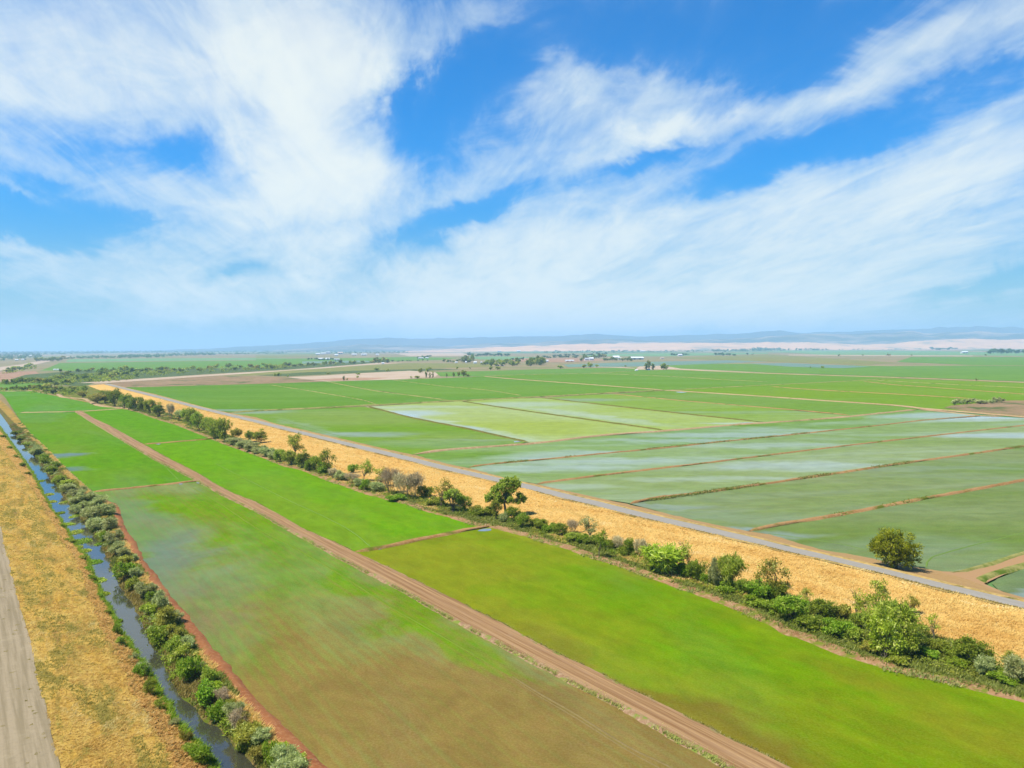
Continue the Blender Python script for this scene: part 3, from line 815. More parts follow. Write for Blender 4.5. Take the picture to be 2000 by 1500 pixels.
m_side = m_dirt('track_side', col(186, 146, 112), col(170, 130, 96), col(214, 184, 140), 0.25, 1.6, None, False, col(150, 168, 70), 0.56)
ql = lambda k: (lambda s: frl(s) * (1 - k) + frr(s) * k)
RC.strip('dirt_road', ql(0.10), ql(0.93), 0.42, 0.42, ra, rb, 3, 10, mdr, 0.03, 0.4, label='rutted brown dirt track cutting diagonally between the rice fields')
RC.strip('track_edge', lambda s: frl(s) - q * 0.3, ql(0.16), -0.06, 0.40, ra, rb, 1.2, 5, m_side, 0.08, 0.9, prof=lambda u: np.minimum(1, u * 1.5), label='weedy earth edge on the canal side of the dirt track')
RC.strip('track_edge', ql(0.88), lambda s: frr(s) + q * 0.3, 0.40, -0.06, ra, rb, 1.2, 5, m_side, 0.06, 0.9, prof=lambda u: np.maximum(0, u * 1.5 - 0.5), label='pale weedy earth edge on the tree row side of the dirt track')

bank('field_berm', [(40, 806), (95, 805), (147, 804), (200, 801), (252, 797)], 5, 0.5, m_tan, label='thin pale berm across the tops of the two upper rice fields')
bank('field_berm', [(180, 961), (250, 954), (300, 949), (347, 944), (372, 941), (398, 939)], 2.6, 0.5, m_berm, label='brown berm crossing from the canal berm to the dirt track')
bank('field_berm', [(280, 868), (320, 865), (370, 861), (425, 856)], 3.0, 0.5, m_berm, label='short brown berm below the small field at the far end of the tree row')
bank('field_berm', [(694, 1078), (740, 1071), (800, 1058), (860, 1046), (920, 1034), (962, 1027)], 3.0, 0.6, m_berm, label='red brown berm from the dirt track to the gnarled tree')
bank('field_berm', [(113, 765), (116, 772), (126, 776), (150, 778), (165, 779), (178, 785), (194, 792), (216, 795), (240, 797), (252, 799)], 7, 0.7, m_tan, label='winding pale track round the corner of the top rice field')
bank('field_berm', [(-15, 764), (40, 764), (80, 763), (115, 763), (122, 764)], 7, 0.6, m_tan, label='pale track along the far edge of the top rice field')

# ================================================================== paddies right of the levee
def P(name, lush, sparse, **k):
    k.setdefault('ang', 0.05); k.setdefault('water', (0.15, 0.175, 0.14, 1))  # pale water tint: cloud sheen painted into the colour besides the real gloss
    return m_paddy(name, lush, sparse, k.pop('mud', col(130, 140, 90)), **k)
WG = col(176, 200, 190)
lushB = col(88, 176, 34)
pb1 = P('rice_b1', col(126, 172, 26), col(150, 178, 78), wet=0.0, wetamp=0.10, lushamt=0.65, nsc=0.008, blobs=[(690, 848, 60, 26, 0, 'w', 0.6), (480, 805, 60, 30, 0, 'w', 0.5), (600, 832, 110, 12, A_LEV, 'w', 0.25), (860, 868, 80, 30, 0, 'w', 0.2), (960, 858, 60, 12, 0, 'w', 0.3)])
sheet('paddy', [(446, 806), (560, 801), (712, 794), (800, 815), (900, 836), (1030, 863), (1000, 870), (900, 878), (807, 888), (776, 884), (720, 871), (660, 857), (600, 843), (540, 829), (500, 817)], pb1, 'green paddy right behind the levee road, faint water sheen in its middle', z=0.0)
pb2 = P('rice_b2', col(178, 198, 72), col(190, 208, 130), water=(0.27, 0.31, 0.28, 1), wet=0.05, wetamp=0.12, lushamt=0.6, nsc=0.008, blobs=[(780, 808, 60, 60, A_ROAD, 'w', 0.7), (850, 824, 130, 18, ang_of((722, 795), (1030, 862)), 'w', 0.45), (960, 845, 100, 15, ang_of((722, 795), (1030, 862)), 'w', 0.35), (800, 795, 120, 30, 0, 'w', 0.35), (870, 825, 160, 90, 0, 'g', -0.2), (960, 820, 160, 60, ang_of((722, 795), (1030, 862)), 'g', 0.5)])  # paler water still: white of reflected cloud put into its colour
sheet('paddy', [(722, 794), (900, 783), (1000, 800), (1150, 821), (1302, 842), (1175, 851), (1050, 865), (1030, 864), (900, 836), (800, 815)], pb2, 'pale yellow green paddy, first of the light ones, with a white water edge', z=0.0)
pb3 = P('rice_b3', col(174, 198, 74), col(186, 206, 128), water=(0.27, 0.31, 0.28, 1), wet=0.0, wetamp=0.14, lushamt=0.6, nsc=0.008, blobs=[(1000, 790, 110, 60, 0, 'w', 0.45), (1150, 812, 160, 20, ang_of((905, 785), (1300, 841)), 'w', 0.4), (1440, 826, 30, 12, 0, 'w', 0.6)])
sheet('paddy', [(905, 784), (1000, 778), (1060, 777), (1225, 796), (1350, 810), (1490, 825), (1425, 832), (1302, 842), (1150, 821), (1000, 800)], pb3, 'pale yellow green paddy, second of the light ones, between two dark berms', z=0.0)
pb4 = P('rice_b4', col(148, 184, 58), col(166, 192, 104), wet=0.0, wetamp=0.14, lushamt=0.6, nsc=0.008, blobs=[(1100, 781, 100, 40, 0, 'w', 0.4), (1350, 805, 200, 20, 0, 'w', 0.25)])
sheet('paddy', [(1060, 777), (1150, 771), (1200, 769), (1325, 782), (1500, 797), (1587, 805), (1660, 812), (1625, 817), (1500, 826), (1490, 824), (1350, 809), (1225, 795)], pb4, 'mid green paddy, third light one before the long tan road', z=0.0)
pb5 = P('rice_b5', col(130, 172, 52), col(144, 178, 84), wet=0.0, wetamp=0.05, lushamt=0.7, nsc=0.008)
sheet('paddy', [(1200, 769), (1300, 763), (1500, 775), (1600, 782), (1750, 793), (1800, 799), (1725, 807), (1660, 812), (1587, 804), (1500, 796), (1325, 781)], pb5, 'green paddy wedged between the thin orange berm and the long tan road', z=0.0)

BL = lambda x, y, a, b, amt: (x, y, a, b, 0.02, 'w', amt * 1.05)
pc = dict(mud=col(120, 134, 84), nsc=0.012, stretch=3.5)
c1 = P('rice_c1', col(120, 164, 46), col(152, 184, 106), water=(0.25, 0.29, 0.25, 1), wet=0.04, wetamp=0.34, lushamt=0.55, blobs=[BL(1450, 850, 110, 22, 0.5), BL(1100, 890, 90, 26, 0.5), BL(1560, 840, 80, 20, 0.4), BL(1820, 812, 120, 40, 0.6), BL(1340, 862, 90, 16, 0.5), (900, 888, 50, 26, 0, 'g', 0.6), (900, 888, 50, 26, 0, 'w', -0.4), (1650, 815, 160, 26, A_BERM, 'w', -0.5)], **pc)  # silvery water colour paints the white sheen over these strips
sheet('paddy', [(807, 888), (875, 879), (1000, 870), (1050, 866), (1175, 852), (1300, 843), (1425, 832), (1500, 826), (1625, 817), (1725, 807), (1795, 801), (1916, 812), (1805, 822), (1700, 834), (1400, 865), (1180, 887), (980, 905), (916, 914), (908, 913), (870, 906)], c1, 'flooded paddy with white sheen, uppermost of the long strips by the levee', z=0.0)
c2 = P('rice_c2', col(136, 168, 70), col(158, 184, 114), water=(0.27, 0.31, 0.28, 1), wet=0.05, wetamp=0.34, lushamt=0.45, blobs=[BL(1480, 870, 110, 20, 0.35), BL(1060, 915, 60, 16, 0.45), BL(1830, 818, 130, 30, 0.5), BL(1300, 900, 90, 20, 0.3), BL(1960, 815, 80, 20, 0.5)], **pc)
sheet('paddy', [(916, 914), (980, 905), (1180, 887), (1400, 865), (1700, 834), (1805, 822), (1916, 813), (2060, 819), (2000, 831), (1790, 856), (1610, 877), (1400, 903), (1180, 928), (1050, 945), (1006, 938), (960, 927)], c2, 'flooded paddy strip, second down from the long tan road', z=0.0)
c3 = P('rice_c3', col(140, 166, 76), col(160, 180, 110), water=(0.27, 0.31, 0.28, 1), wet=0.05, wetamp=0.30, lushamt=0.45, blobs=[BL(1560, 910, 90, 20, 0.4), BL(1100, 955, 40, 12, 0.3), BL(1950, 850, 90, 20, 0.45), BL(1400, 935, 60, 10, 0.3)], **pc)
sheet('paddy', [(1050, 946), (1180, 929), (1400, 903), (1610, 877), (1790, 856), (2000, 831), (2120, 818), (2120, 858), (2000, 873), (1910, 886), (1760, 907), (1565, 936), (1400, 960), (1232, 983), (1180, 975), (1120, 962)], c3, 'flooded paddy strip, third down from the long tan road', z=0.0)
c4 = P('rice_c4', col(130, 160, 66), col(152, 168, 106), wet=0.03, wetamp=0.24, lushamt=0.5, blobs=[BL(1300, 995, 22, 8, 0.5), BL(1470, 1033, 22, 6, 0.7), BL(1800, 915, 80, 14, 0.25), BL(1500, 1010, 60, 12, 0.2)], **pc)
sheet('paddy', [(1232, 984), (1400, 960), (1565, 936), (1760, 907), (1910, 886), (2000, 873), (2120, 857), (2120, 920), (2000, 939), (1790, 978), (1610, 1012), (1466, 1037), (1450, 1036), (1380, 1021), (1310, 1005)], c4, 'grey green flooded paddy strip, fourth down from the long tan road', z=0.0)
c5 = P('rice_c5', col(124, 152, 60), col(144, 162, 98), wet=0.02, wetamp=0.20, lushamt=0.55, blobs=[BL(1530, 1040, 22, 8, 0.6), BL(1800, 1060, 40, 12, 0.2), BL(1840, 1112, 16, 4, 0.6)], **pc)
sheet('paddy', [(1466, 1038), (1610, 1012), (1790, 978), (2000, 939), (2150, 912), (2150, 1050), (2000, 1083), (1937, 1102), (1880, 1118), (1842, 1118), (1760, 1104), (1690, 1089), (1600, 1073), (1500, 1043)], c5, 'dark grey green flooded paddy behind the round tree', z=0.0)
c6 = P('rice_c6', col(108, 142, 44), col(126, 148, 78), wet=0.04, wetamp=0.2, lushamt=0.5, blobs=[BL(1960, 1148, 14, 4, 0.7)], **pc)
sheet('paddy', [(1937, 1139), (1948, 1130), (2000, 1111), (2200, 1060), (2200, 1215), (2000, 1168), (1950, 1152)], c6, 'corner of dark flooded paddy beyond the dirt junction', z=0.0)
bank('field_berm', [(916, 913), (940, 909), (980, 905), (1080, 896), (1180, 886), (1300, 875), (1400, 864), (1550, 849), (1700, 833), (1805, 821), (1916, 812)], 2.2, 0.55, m_berm, label='long brown berm nearest the tan road among the flooded strips')
bank('field_berm', [(1050, 945), (1100, 938), (1180, 928), (1290, 915), (1400, 902), (1610, 876), (1790, 855), (2000, 831), (2120, 817)], 2.2, 0.55, m_berm, seed=3, label='long brown berm, second down among the flooded strips')
bank('field_berm', [(1230, 984), (1260, 977), (1290, 972), (1400, 959), (1565, 935), (1760, 906), (1910, 885), (2000, 872), (2120, 857)], 2.6, 0.6, m_berm, seed=5, label='long brown berm with weeds, third down among the flooded strips')
bank('field_berm', [(1464, 1037), (1500, 1029), (1540, 1022), (1610, 1011), (1700, 994), (1790, 977), (1900, 957), (2000, 938), (2150, 911)], 2.8, 0.6, m_berm, seed=7, label='long red brown berm behind the round tree')
junction = sheet('dirt_path', [(1790, 1112), (1842, 1116), (1880, 1117), (1937, 1102), (2000, 1082), (2200, 1030), (2200, 1058), (2000, 1104), (1950, 1127), (1922, 1140), (1960, 1156), (2060, 1186), (1900, 1140)], m_track('junction', col(212, 170, 120), col(196, 152, 104), col(224, 190, 142), 0, []), 'bare dirt junction where a field road leaves the levee road', z=0.10)
bank('field_berm', [(1856, 1119), (1884, 1116), (1905, 1110), (1937, 1102), (2000, 1081), (2180, 1030)], 2.2, 0.5, m_bermg, seed=8, label='green weedy berm on the upper side of the dirt junction')
bank('field_berm', [(1925, 1139), (1918, 1132), (1935, 1124), (1960, 1116), (2000, 1104), (2180, 1058)], 3.0, 0.5, m_bermg, seed=9, label='green weedy berm curving round the lower side of the dirt junction')

bank('field_berm', [(446, 807), (500, 803), (600, 798), (700, 793), (800, 788), (900, 783), (1000, 778), (1150, 770), (1240, 765), (1300, 762)], 8.5, 1.0, m_bermg, step=8, label='broad grassy bank between the dark green and pale paddies')
bank('field_berm', [(807, 888), (875, 879), (1000, 870), (1050, 866), (1175, 851), (1300, 842), (1425, 831), (1500, 826), (1625, 817), (1725, 807), (1790, 800)], 4.0, 0.8, m_tan, step=8, seed=2, label='tan bank between the pale paddies and the flooded strips')
bank('field_berm', [(720, 794), (800, 815), (900, 835), (1000, 857), (1030, 863)], 3.2, 0.7, m_bermd, step=8, seed=4, label='dark grassy berm, first between the pale paddies')
bank('field_berm', [(903, 784), (1000, 799), (1150, 820), (1300, 841)], 3.4, 0.7, m_bermd, step=8, seed=5, label='dark grassy berm, second between the pale paddies')
bank('field_berm', [(1057, 777), (1225, 796), (1350, 810), (1480, 824)], 3.4, 0.7, m_bermd, step=8, seed=6, label='dark grassy berm, third between the pale paddies')
bank('field_berm', [(1195, 769), (1325, 782), (1500, 796.5), (1587, 804), (1660, 811)], 3.2, 0.5, m_berm, step=8, seed=7, label='thin orange berm before the long tan road')
bank('farm_track', [(1295, 762), (1400, 768.5), (1500, 775), (1600, 782), (1750, 792), (1812, 799), (1900, 806), (2000, 814.5), (2150, 827)], 8.0, 0.7, m_tan, step=8, seed=8, label='long straight tan road across the paddies')
bank('farm_track', [(1795, 800), (1830, 803), (1916, 812), (1960, 813)], 4, 0.5, m_tan, step=8, seed=9, label='tan path at the head of the flooded strips')

# dark green block behind
def GF(i, pts, label, lush=(114, 166, 34), sparse=(130, 174, 56), wet=0.0, **k):
    mm = P('rice_a%d' % i, col(*lush), col(*sparse), wet=wet, wetamp=0.05, lushamt=0.55, nsc=0.005, **k)
    sheet('paddy', pts, mm, label, z=0.012 * (i % 5))
GF(1, [(245, 757), (380, 753), (500, 750), (640, 745), (725, 762), (800, 771.5), (880, 782), (700, 792), (560, 799), (446, 805), (425, 802)], 'dark green paddy at the far bend of the levee', blobs=[(470, 801, 110, 20, 0, 'w', 0.5)], lush=(110, 162, 30))
GF(2, [(640, 745), (775, 741.5), (850, 739), (950, 735), (1000, 740), (1150, 751), (1296, 761.5), (1275, 764), (1150, 770), (1000, 778), (882, 782), (725, 761)], 'dark green paddy behind the pale ones, crossed by faint lines')
GF(3, [(950, 735), (1000, 732), (1150, 729), (1310, 736), (1500, 746), (1625, 746), (1500, 752), (1325, 761), (1300, 762), (1150, 751)], 'green paddy beyond the crossing of the tan roads', lush=(122, 170, 38))
GF(4, [(1305, 762), (1500, 752), (1625, 746.5), (1750, 739), (1875, 743), (2000, 748), (2150, 752), (2150, 826), (2000, 813), (1900, 805), (1812, 798), (1750, 791), (1500, 774)], 'very wide bright green paddy beyond the long tan road', lush=(130, 174, 22), sparse=(142, 178, 40))
GF(5, [(1150, 729), (1237, 725), (1310, 721.5), (1500, 729.5), (1750, 737.5), (1750, 740), (1625, 746), (1500, 746)], 'thin green paddy below the lone farmyard trees', lush=(124, 170, 44))
FB = [((640, 745.5), (725, 762), (800, 772), (878, 782), 4.5, m_bermg, 'pale line of berm splitting the dark green paddies'),
      ((525, 751.5), (600, 763), (700, 780), (735, 790), 2.0, m_bermg, 'faint curved berm in the far dark green paddy'),
      ((765, 742), (870, 755), (950, 762), (1020, 773), 1.8, m_bermg, 'faint berm fading into the dark green paddy'),
      ((945, 735), (1000, 740), (1150, 751), (1298, 762), 8.0, m_tan, 'tan road running back from the paddy crossing'),
      ((945, 735), (1000, 732.5), (1150, 729), (1240, 725), 8.0, m_bermg, 'grassy road edge leading to the lone farmyard'),
      ((1150, 729), (1310, 735.5), (1400, 741), (1500, 746), 6.0, m_bermg, 'thin berm beyond the crossing'),
      ((1305, 762), (1500, 752), (1625, 746), (1750, 739), 7.0, m_bermg, 'tan berm slanting up to the far road'),
      ((1505, 755), (1600, 762), (1750, 770), (1905, 779), 4.0, m_berm, 'thin orange berm, lowest in the very wide paddy'),
      ((1687, 745), (1750, 752), (1825, 757), (2040, 773), 4.0, m_berm, 'thin orange berm, middle one in the very wide paddy'),
      ((1700, 742), (1800, 748), (1900, 753), (2040, 759), 4.0, m_bermg, 'thin green berm, topmost in the very wide paddy')]
for k, (a, b_, c_, d_, wd, mm, lb) in enumerate(FB):
    bank('field_berm', [a, b_, c_, d_], wd, 0.6, mm, step=15, seed=20 + k, label=lb, z=0.03)
bank('farm_track', [(1308, 721.5), (1500, 729.5), (1750, 737.5), (2000, 747), (2150, 752)], 11, 0.8, m_tan, step=15, seed=31, label='far tan farm road behind the very wide green paddy')
sheet('fallow_ground', [(1842, 797), (1858, 792), (1960, 783), (1972, 782), (2100, 782), (2150, 824), (2000, 812), (1900, 804)], m_marsh, 'brown weedy patch of fallow ground beside the long tan road', z=0.05)

# ================================================================== far land, sheet over sheet
FZ = [0]
def far(name, pts, mat, label):
    FZ[0] += 1
    sheet(name, pts, mat, label, z=-0.3 + 0.012 * FZ[0])
far('far_field', [(-60, 700), (700, 690), (2100, 690), (2100, 748), (1750, 737), (1310, 721), (950, 735), (640, 745), (245, 757), (-60, 765)], m_land, 'mixed tan and olive farmland beyond the paddies')
far('far_field', [(-60, 746), (60, 748), (86, 749), (88, 756), (60, 764), (-60, 765)], m_farg, 'narrow green field between two lines of bushes above the top rice field')
far('far_field', [(-60, 727), (70, 725), (80, 733), (75, 741), (-60, 745)], m_brown, 'brown fallow field among bushes near the distant canal bend')
far('far_field', [(78, 724), (100, 716), (116, 709), (300, 706), (500, 704), (560, 703), (600, 706), (560, 714), (470, 718.5), (330, 721), (250, 723), (150, 724)], m_farg, 'large distant green field beyond the band of scrub')
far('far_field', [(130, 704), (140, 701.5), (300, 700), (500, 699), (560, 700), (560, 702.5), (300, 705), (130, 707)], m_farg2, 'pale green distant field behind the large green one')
far('far_field', [(50, 732), (150, 724), (330, 721), (470, 719), (560, 715), (700, 707), (760, 706), (700, 712), (560, 722), (400, 731), (300, 738), (200, 744), (160, 755), (60, 748), (20, 741)], m_scrub, 'green scrub land winding between the levees')
far('far_levee', [(150, 748), (190, 745), (300, 738), (400, 732), (560, 722.5), (640, 716.5), (740, 708.5), (790, 708.5), (700, 714), (560, 725), (400, 735), (300, 742), (230, 748)], m_paletan, 'pale dry far levee')
far('far_field', [(205, 748), (300, 742), (400, 735), (500, 735), (560, 737), (620, 740), (640, 745), (500, 750), (380, 753), (245, 757)], m_marsh, 'pinkish brown marsh between levee and dark green paddy')
far('far_field', [(520, 727), (560, 724), (640, 719), (720, 713), (800, 709), (960, 711), (960, 716), (860, 719), (760, 722), (600, 727), (500, 733), (440, 733)], m_olivef, 'olive pasture beside the pale levee')
far('far_field', [(500, 733), (600, 727), (760, 722), (860, 720), (900, 722), (760, 726), (640, 731), (560, 735)], m_scrub, 'strip of dark scrub across the pasture')
far('far_field', [(560, 737), (640, 733), (700, 729), (800, 724), (860, 728), (850, 736), (775, 741), (640, 745)], m_paletan, 'bare pale sandy ground behind the dark green paddies')
far('far_field', [(600, 741), (680, 738), (760, 738), (720, 742), (650, 744)], m_brown, 'brown bare patch on the sandy ground')
far('far_field', [(850, 727), (900, 726), (1060, 721), (1240, 717.5), (1300, 721), (1240, 725), (1150, 729), (1000, 732), (950, 735), (860, 735)], m_farg, 'green field behind the small trees')
far('far_field', [(1240, 722), (1250, 714.5), (1330, 713), (1420, 711), (1420, 722), (1500, 728), (1310, 721.5)], m_paletan, 'pale farmyard ground under the lone trees')
far('far_field', [(1290, 713), (1340, 711), (1500, 710), (1640, 713), (1740, 715), (1900, 714), (2150, 716), (2150, 750), (2000, 745), (1750, 736), (1500, 728), (1330, 720)], m_farg, 'broad rough green field beyond the far tan road')
far('flooded_field', [(1100, 712), (1180, 709), (1300, 706), (1460, 703), (1500, 706), (1400, 710), (1240, 716), (1110, 717)], m_farw, 'pale flooded field before the white barns')
far('flooded_field', [(1460, 710), (1540, 709), (1640, 713), (1700, 716), (1640, 719), (1540, 716)], m_farw, 'pale flooded field right of the lone trees')
far('far_field', [(1290, 699), (1500, 692), (1640, 701), (1750, 708), (1700, 712), (1600, 710), (1500, 706), (1400, 703)], m_olivef, 'brown green pasture in the distance')
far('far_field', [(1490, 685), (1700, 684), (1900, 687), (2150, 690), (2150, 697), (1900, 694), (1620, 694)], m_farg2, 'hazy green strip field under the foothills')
far('far_field', [(1540, 692.5), (1700, 693.5), (1900, 694.5), (1900, 695.7), (1700, 695), (1540, 694)], m_paletan, 'thin tan road line in the distance')
far('far_field', [(1780, 697), (2150, 697), (2150, 715), (1900, 713), (1750, 707)], m_farg, 'deep green distant field by the right edge trees')
far('far_field', [(500, 693), (620, 691), (620, 696), (500, 700)], m_olivef, 'small olive field near distant roofs')
far('far_field', [(500, 701), (600, 700), (700, 699), (800, 697), (900, 699), (860, 703), (700, 707), (600, 711), (500, 714)], m_farg, 'distant green field among hedges')
far('flooded_field', [(590, 706), (700, 704), (740, 706), (660, 709), (590, 710)], m_farw, 'pale distant flooded strip')
far('far_field', [(770, 690), (900, 688.5), (920, 695), (800, 696)], m_paletan, 'pink tan distant field')
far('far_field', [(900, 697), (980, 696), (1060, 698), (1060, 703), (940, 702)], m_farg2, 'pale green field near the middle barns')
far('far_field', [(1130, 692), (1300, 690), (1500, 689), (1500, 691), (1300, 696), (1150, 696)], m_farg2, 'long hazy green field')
far('far_field', [(1000, 700), (1130, 699), (1200, 703), (1100, 708), (1000, 706)], m_brown, 'tan yard ground before the white barns')
far('far_road', [(-60, 730), (-60, 724), (40, 712), (90, 702), (130, 696), (150, 695), (110, 703), (60, 714), (0, 724)], m_paletan, 'pale distant road at the left edge')
far('far_road', [(1160, 716.2), (1210, 717), (1240, 719), (1240, 720), (1200, 718), (1160, 717)], m_paletan, 'pale lane to the lone farmyard')

# ================================================================== hills
def hills(name, prof, D, depth, base_px, mat, label, seed, rough=0.12, nrow=16, jag=0.0):
    xs = np.linspace(prof[0][0], prof[-1][0], 260)
    ys = np.interp(xs, [a for a, _ in prof], [b for _, b in prof])
    ys = ys + jag * (vnoise(xs * 0.05, xs * 0, seed) + 0.6 * vnoise(xs * 0.13, xs * 0 + 4, seed))
    V = []
    rows = np.linspace(0, 1, nrow)
    for x, y in zip(xs, ys):
        r = ray(x, y); r = r / r.y
        for u in rows:
            yy = D + depth * u
            kk = np.sin(np.pi * min(1, u * 1.0)) ** 0.9
            yr = D + depth * 0.5
            hz_ = CAM_H + r.z * yr
            base = -2.0
            P_ = CAM + Vector(r) * yy
            h = base + max(0.0, hz_ - base) * kk
            V.append((P_.x, yy, h * (1 + (rough * float(vnoise(P_.x / 700, yy / 700, seed)) + rough * 0.5 * float(vnoise(P_.x / 260, yy / 260, seed))) * (1 - 0.8 * (abs(u - 0.5) < 0.04)))))
    n = nrow; m = len(xs)
    i = (np.arange(m - 1)[:, None] * n + np.arange(n - 1)[None, :]).ravel()
    o = link(name, mesh_np(name, V, np.stack([i, i + n, i + n + 1, i + 1], -1), smooth=True), mat)
    tag(o, label, kind='structure')
m_hfar = m_dirt('hill_far', (0.055, 0.075, 0.07, 1), (0.07, 0.085, 0.07, 1), (0.05, 0.065, 0.06, 1), 0.0004, 0.002)
m_hmid = m_dirt('hill_mid', (0.045, 0.065, 0.05, 1), (0.06, 0.075, 0.055, 1), (0.28, 0.22, 0.17, 1), 0.0004, 0.0007, (0.0, 3.0))
m_htan = m_dirt('hill_tan', (0.46, 0.27, 0.15, 1), (0.52, 0.31, 0.18, 1), (0.36, 0.23, 0.13, 1), 0.0006, 0.0035, (0.0, 3.0), False, (0.14, 0.15, 0.11, 1), 0.62)
hills('distant_hills', [(60, 692), (250, 686), (400, 681), (520, 675), (600, 670), (680, 664), (760, 660), (800, 662), (870, 660.5), (1000, 657), (1080, 657), (1160, 653), (1260, 658), (1350, 654), (1450, 652), (1500, 647), (1525, 645), (1560, 650), (1650, 648), (1700, 645), (1780, 643), (1850, 640.5), (1900, 638), (1950, 640), (2000, 641), (2250, 636)], 19500, 6000, 0, m_hfar, 'hazy blue far ridge along the horizon', 3, 0.10, jag=0.8)
hills('blue_hills', [(420, 692), (540, 685), (640, 678), (700, 672), (760, 675), (800, 673.5), (860, 677), (960, 672), (1050, 670), (1120, 664), (1190, 662), (1300, 667), (1380, 664), (1430, 663), (1500, 658), (1560, 653), (1640, 652), (1720, 652), (1780, 646.5), (1810, 650), (1900, 649), (2000, 651), (2250, 650)], 15000, 4000, 0, m_hmid, 'blue wooded hills with pale clearings', 5, 0.14, jag=1.0)
hills('tan_foothills', [(720, 690), (860, 683), (950, 679), (1050, 675), (1130, 672.5), (1260, 670), (1330, 669), (1420, 670), (1500, 668.5), (1600, 669), (1680, 673), (1740, 671), (1790, 667), (1850, 663), (1900, 661.5), (1950, 664), (2000, 662), (2250, 658)], 12500, 3000, 0, m_htan, 'pale tan dry foothills below the blue hills', 7, 0.12, jag=0.7)

m_line = m_dirt('tramline', col(132, 158, 44), col(128, 156, 40), col(138, 160, 54), 0.1, 0.9)
m_line2 = m_dirt('tramline_pale', col(130, 162, 70), col(124, 158, 64), col(138, 166, 84), 0.1, 0.9)
m_line3 = m_dirt('tramline_mud', col(158, 138, 86), col(150, 130, 80), col(166, 146, 94), 0.1, 0.9)
LN = [([(375, 952), (440, 990), (500, 1030), (580, 1072), (670, 1125), (750, 1177), (850, 1235), (1000, 1320)], 0.45, m_line, 'thin pale wheel line through the largest rice field'),
      ([(1000, 1321), (1060, 1358), (1125, 1395), (1225, 1457), (1312, 1500), (1400, 1560)], 0.40, m_line3, 'thin muddy wheel line through the lower part of the largest field'),
      ([(1000, 1326), (1060, 1364), (1125, 1402), (1225, 1465), (1305, 1510), (1390, 1570)], 0.22, m_line3, 'second muddy wheel line close beside the first in the largest field'),
      ([(270, 872), (300, 890), (350, 938)], 0.4, m_line2, 'thin water line running down the upper long rice field'),
      ([(420, 905), (500, 945), (560, 975), (640, 1012), (690, 1040), (724, 1068)], 0.35, m_line2, 'faint wheel line in the vivid green field'),
      ([(1810, 1108), (1811, 1098), (1820, 1089), (1832, 1084), (1900, 1065), (2000, 1040), (2100, 1012)], 0.5, m_line2, 'curved pale track line in the dark paddy behind the round tree'),
      ([(1500, 1042), (1560, 1050), (1640, 1062), (1690, 1074)], 0.3, m_line2, 'straight faint line in the dark paddy near the levee'),
      ([(500, 811), (540, 817), (580, 829), (650, 848), (790, 880)], 0.6, m_line2, 'faint line along the edge of the paddy behind the levee road'),
      ([(975, 922), (1040, 930), (1060, 936)], 0.4, m_line2, 'short pale line in the second flooded strip'),
      ([(1740, 800), (1600, 800), (1560, 797)], 0.5, m_line2, 'faint water line beside the long tan road')]
for k, (pts, wd, mm, lb) in enumerate(LN):
    bank('wheel_line', pts, wd, 0.03, mm, step=2, seed=60 + k, label=lb, z=0.03)

mw, nt, b = material('open_water')
b.inputs['Base Color'].default_value = (0.12, 0.15, 0.16, 1); b.inputs['Roughness'].default_value = 0.12; b.inputs['Specular IOR Level'].default_value = 0.8
for k, (px, py, hw, hh, rot, lb) in enumerate([(386, 938.5, 10, 1.3, -4, 'sliver of open water above the dirt track end of the brown berm'), (391, 943, 8, 1.2, 3, 'sliver of open water below the same berm by the track'), (353, 945, 4, 1.2, 0, 'small bright pool at the middle of the upper brown berm'),
        (309, 867, 5, 1.0, -3, 'small bright pool by the short upper berm'), (946, 1024, 12, 2.2, -8, 'pool beside the end of the red brown berm, upper side'), (948, 1035, 13, 2.6, -6, 'pool beside the end of the red brown berm, lower side'), (1460, 826, 14, 1.2, -1, 'bright water at the corner of the second pale paddy'), (1268, 842.5, 12, 1.0, -3, 'bright water at the corner of the first pale paddy'),
        (1012, 862, 10, 1.2, -6, 'bright water at the corner of the green paddy'), (1330, 766, 10, 0.7, 2, 'tiny bright water by the crossing of the tan roads'), (742, 1072, 5, 1.2, -10, 'dark little outlet pool at the red brown berm')]):
    pts = []
    for q_ in range(16):
        an = q_ * math.pi / 8
        ex = hw * math.cos(an) * (1 + 0.15 * math.sin(3 * an + k)); ey = hh * math.sin(an) * (1 + 0.2 * math.cos(2 * an + k))
        pts.append((px + ex, py + ey + ex * math.sin(R(rot))))
    sheet('open_water', pts, mw, lb, z=0.035)
# ================================================================== vegetation
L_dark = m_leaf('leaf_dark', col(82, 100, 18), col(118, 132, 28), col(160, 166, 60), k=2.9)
L_mid = m_leaf('leaf_mid', col(98, 116, 22), col(144, 156, 42), col(190, 190, 94), k=2.9)
L_bright = m_leaf('leaf_bright', col(98, 134, 14), col(140, 168, 28), col(190, 204, 84), k=2.2)
L_olive = m_leaf('leaf_olive', col(116, 116, 30), col(164, 156, 54), col(206, 206, 110))
L_grey = m_leaf('leaf_greygreen', col(132, 140, 72), col(170, 176, 106), col(206, 208, 150), k=2.6)
L_yel = m_leaf('leaf_yellowgreen', col(120, 142, 20), col(170, 184, 44), col(218, 220, 120))
L_twig = m_leaf('twig_brown', col(150, 130, 90), col(182, 162, 118), col(212, 200, 156), 0.2)
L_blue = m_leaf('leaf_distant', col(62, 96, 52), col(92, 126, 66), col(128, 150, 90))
bark, nt, b = material('bark')
bn = nt.noise(nt.mapping(nt.pos(), scale=(3, 3, 0.6)), 1.5, 5, 0.7)
nt.put(b.inputs['Base Color'], nt.mix(bn, col(120, 100, 78), col(190, 172, 144)))


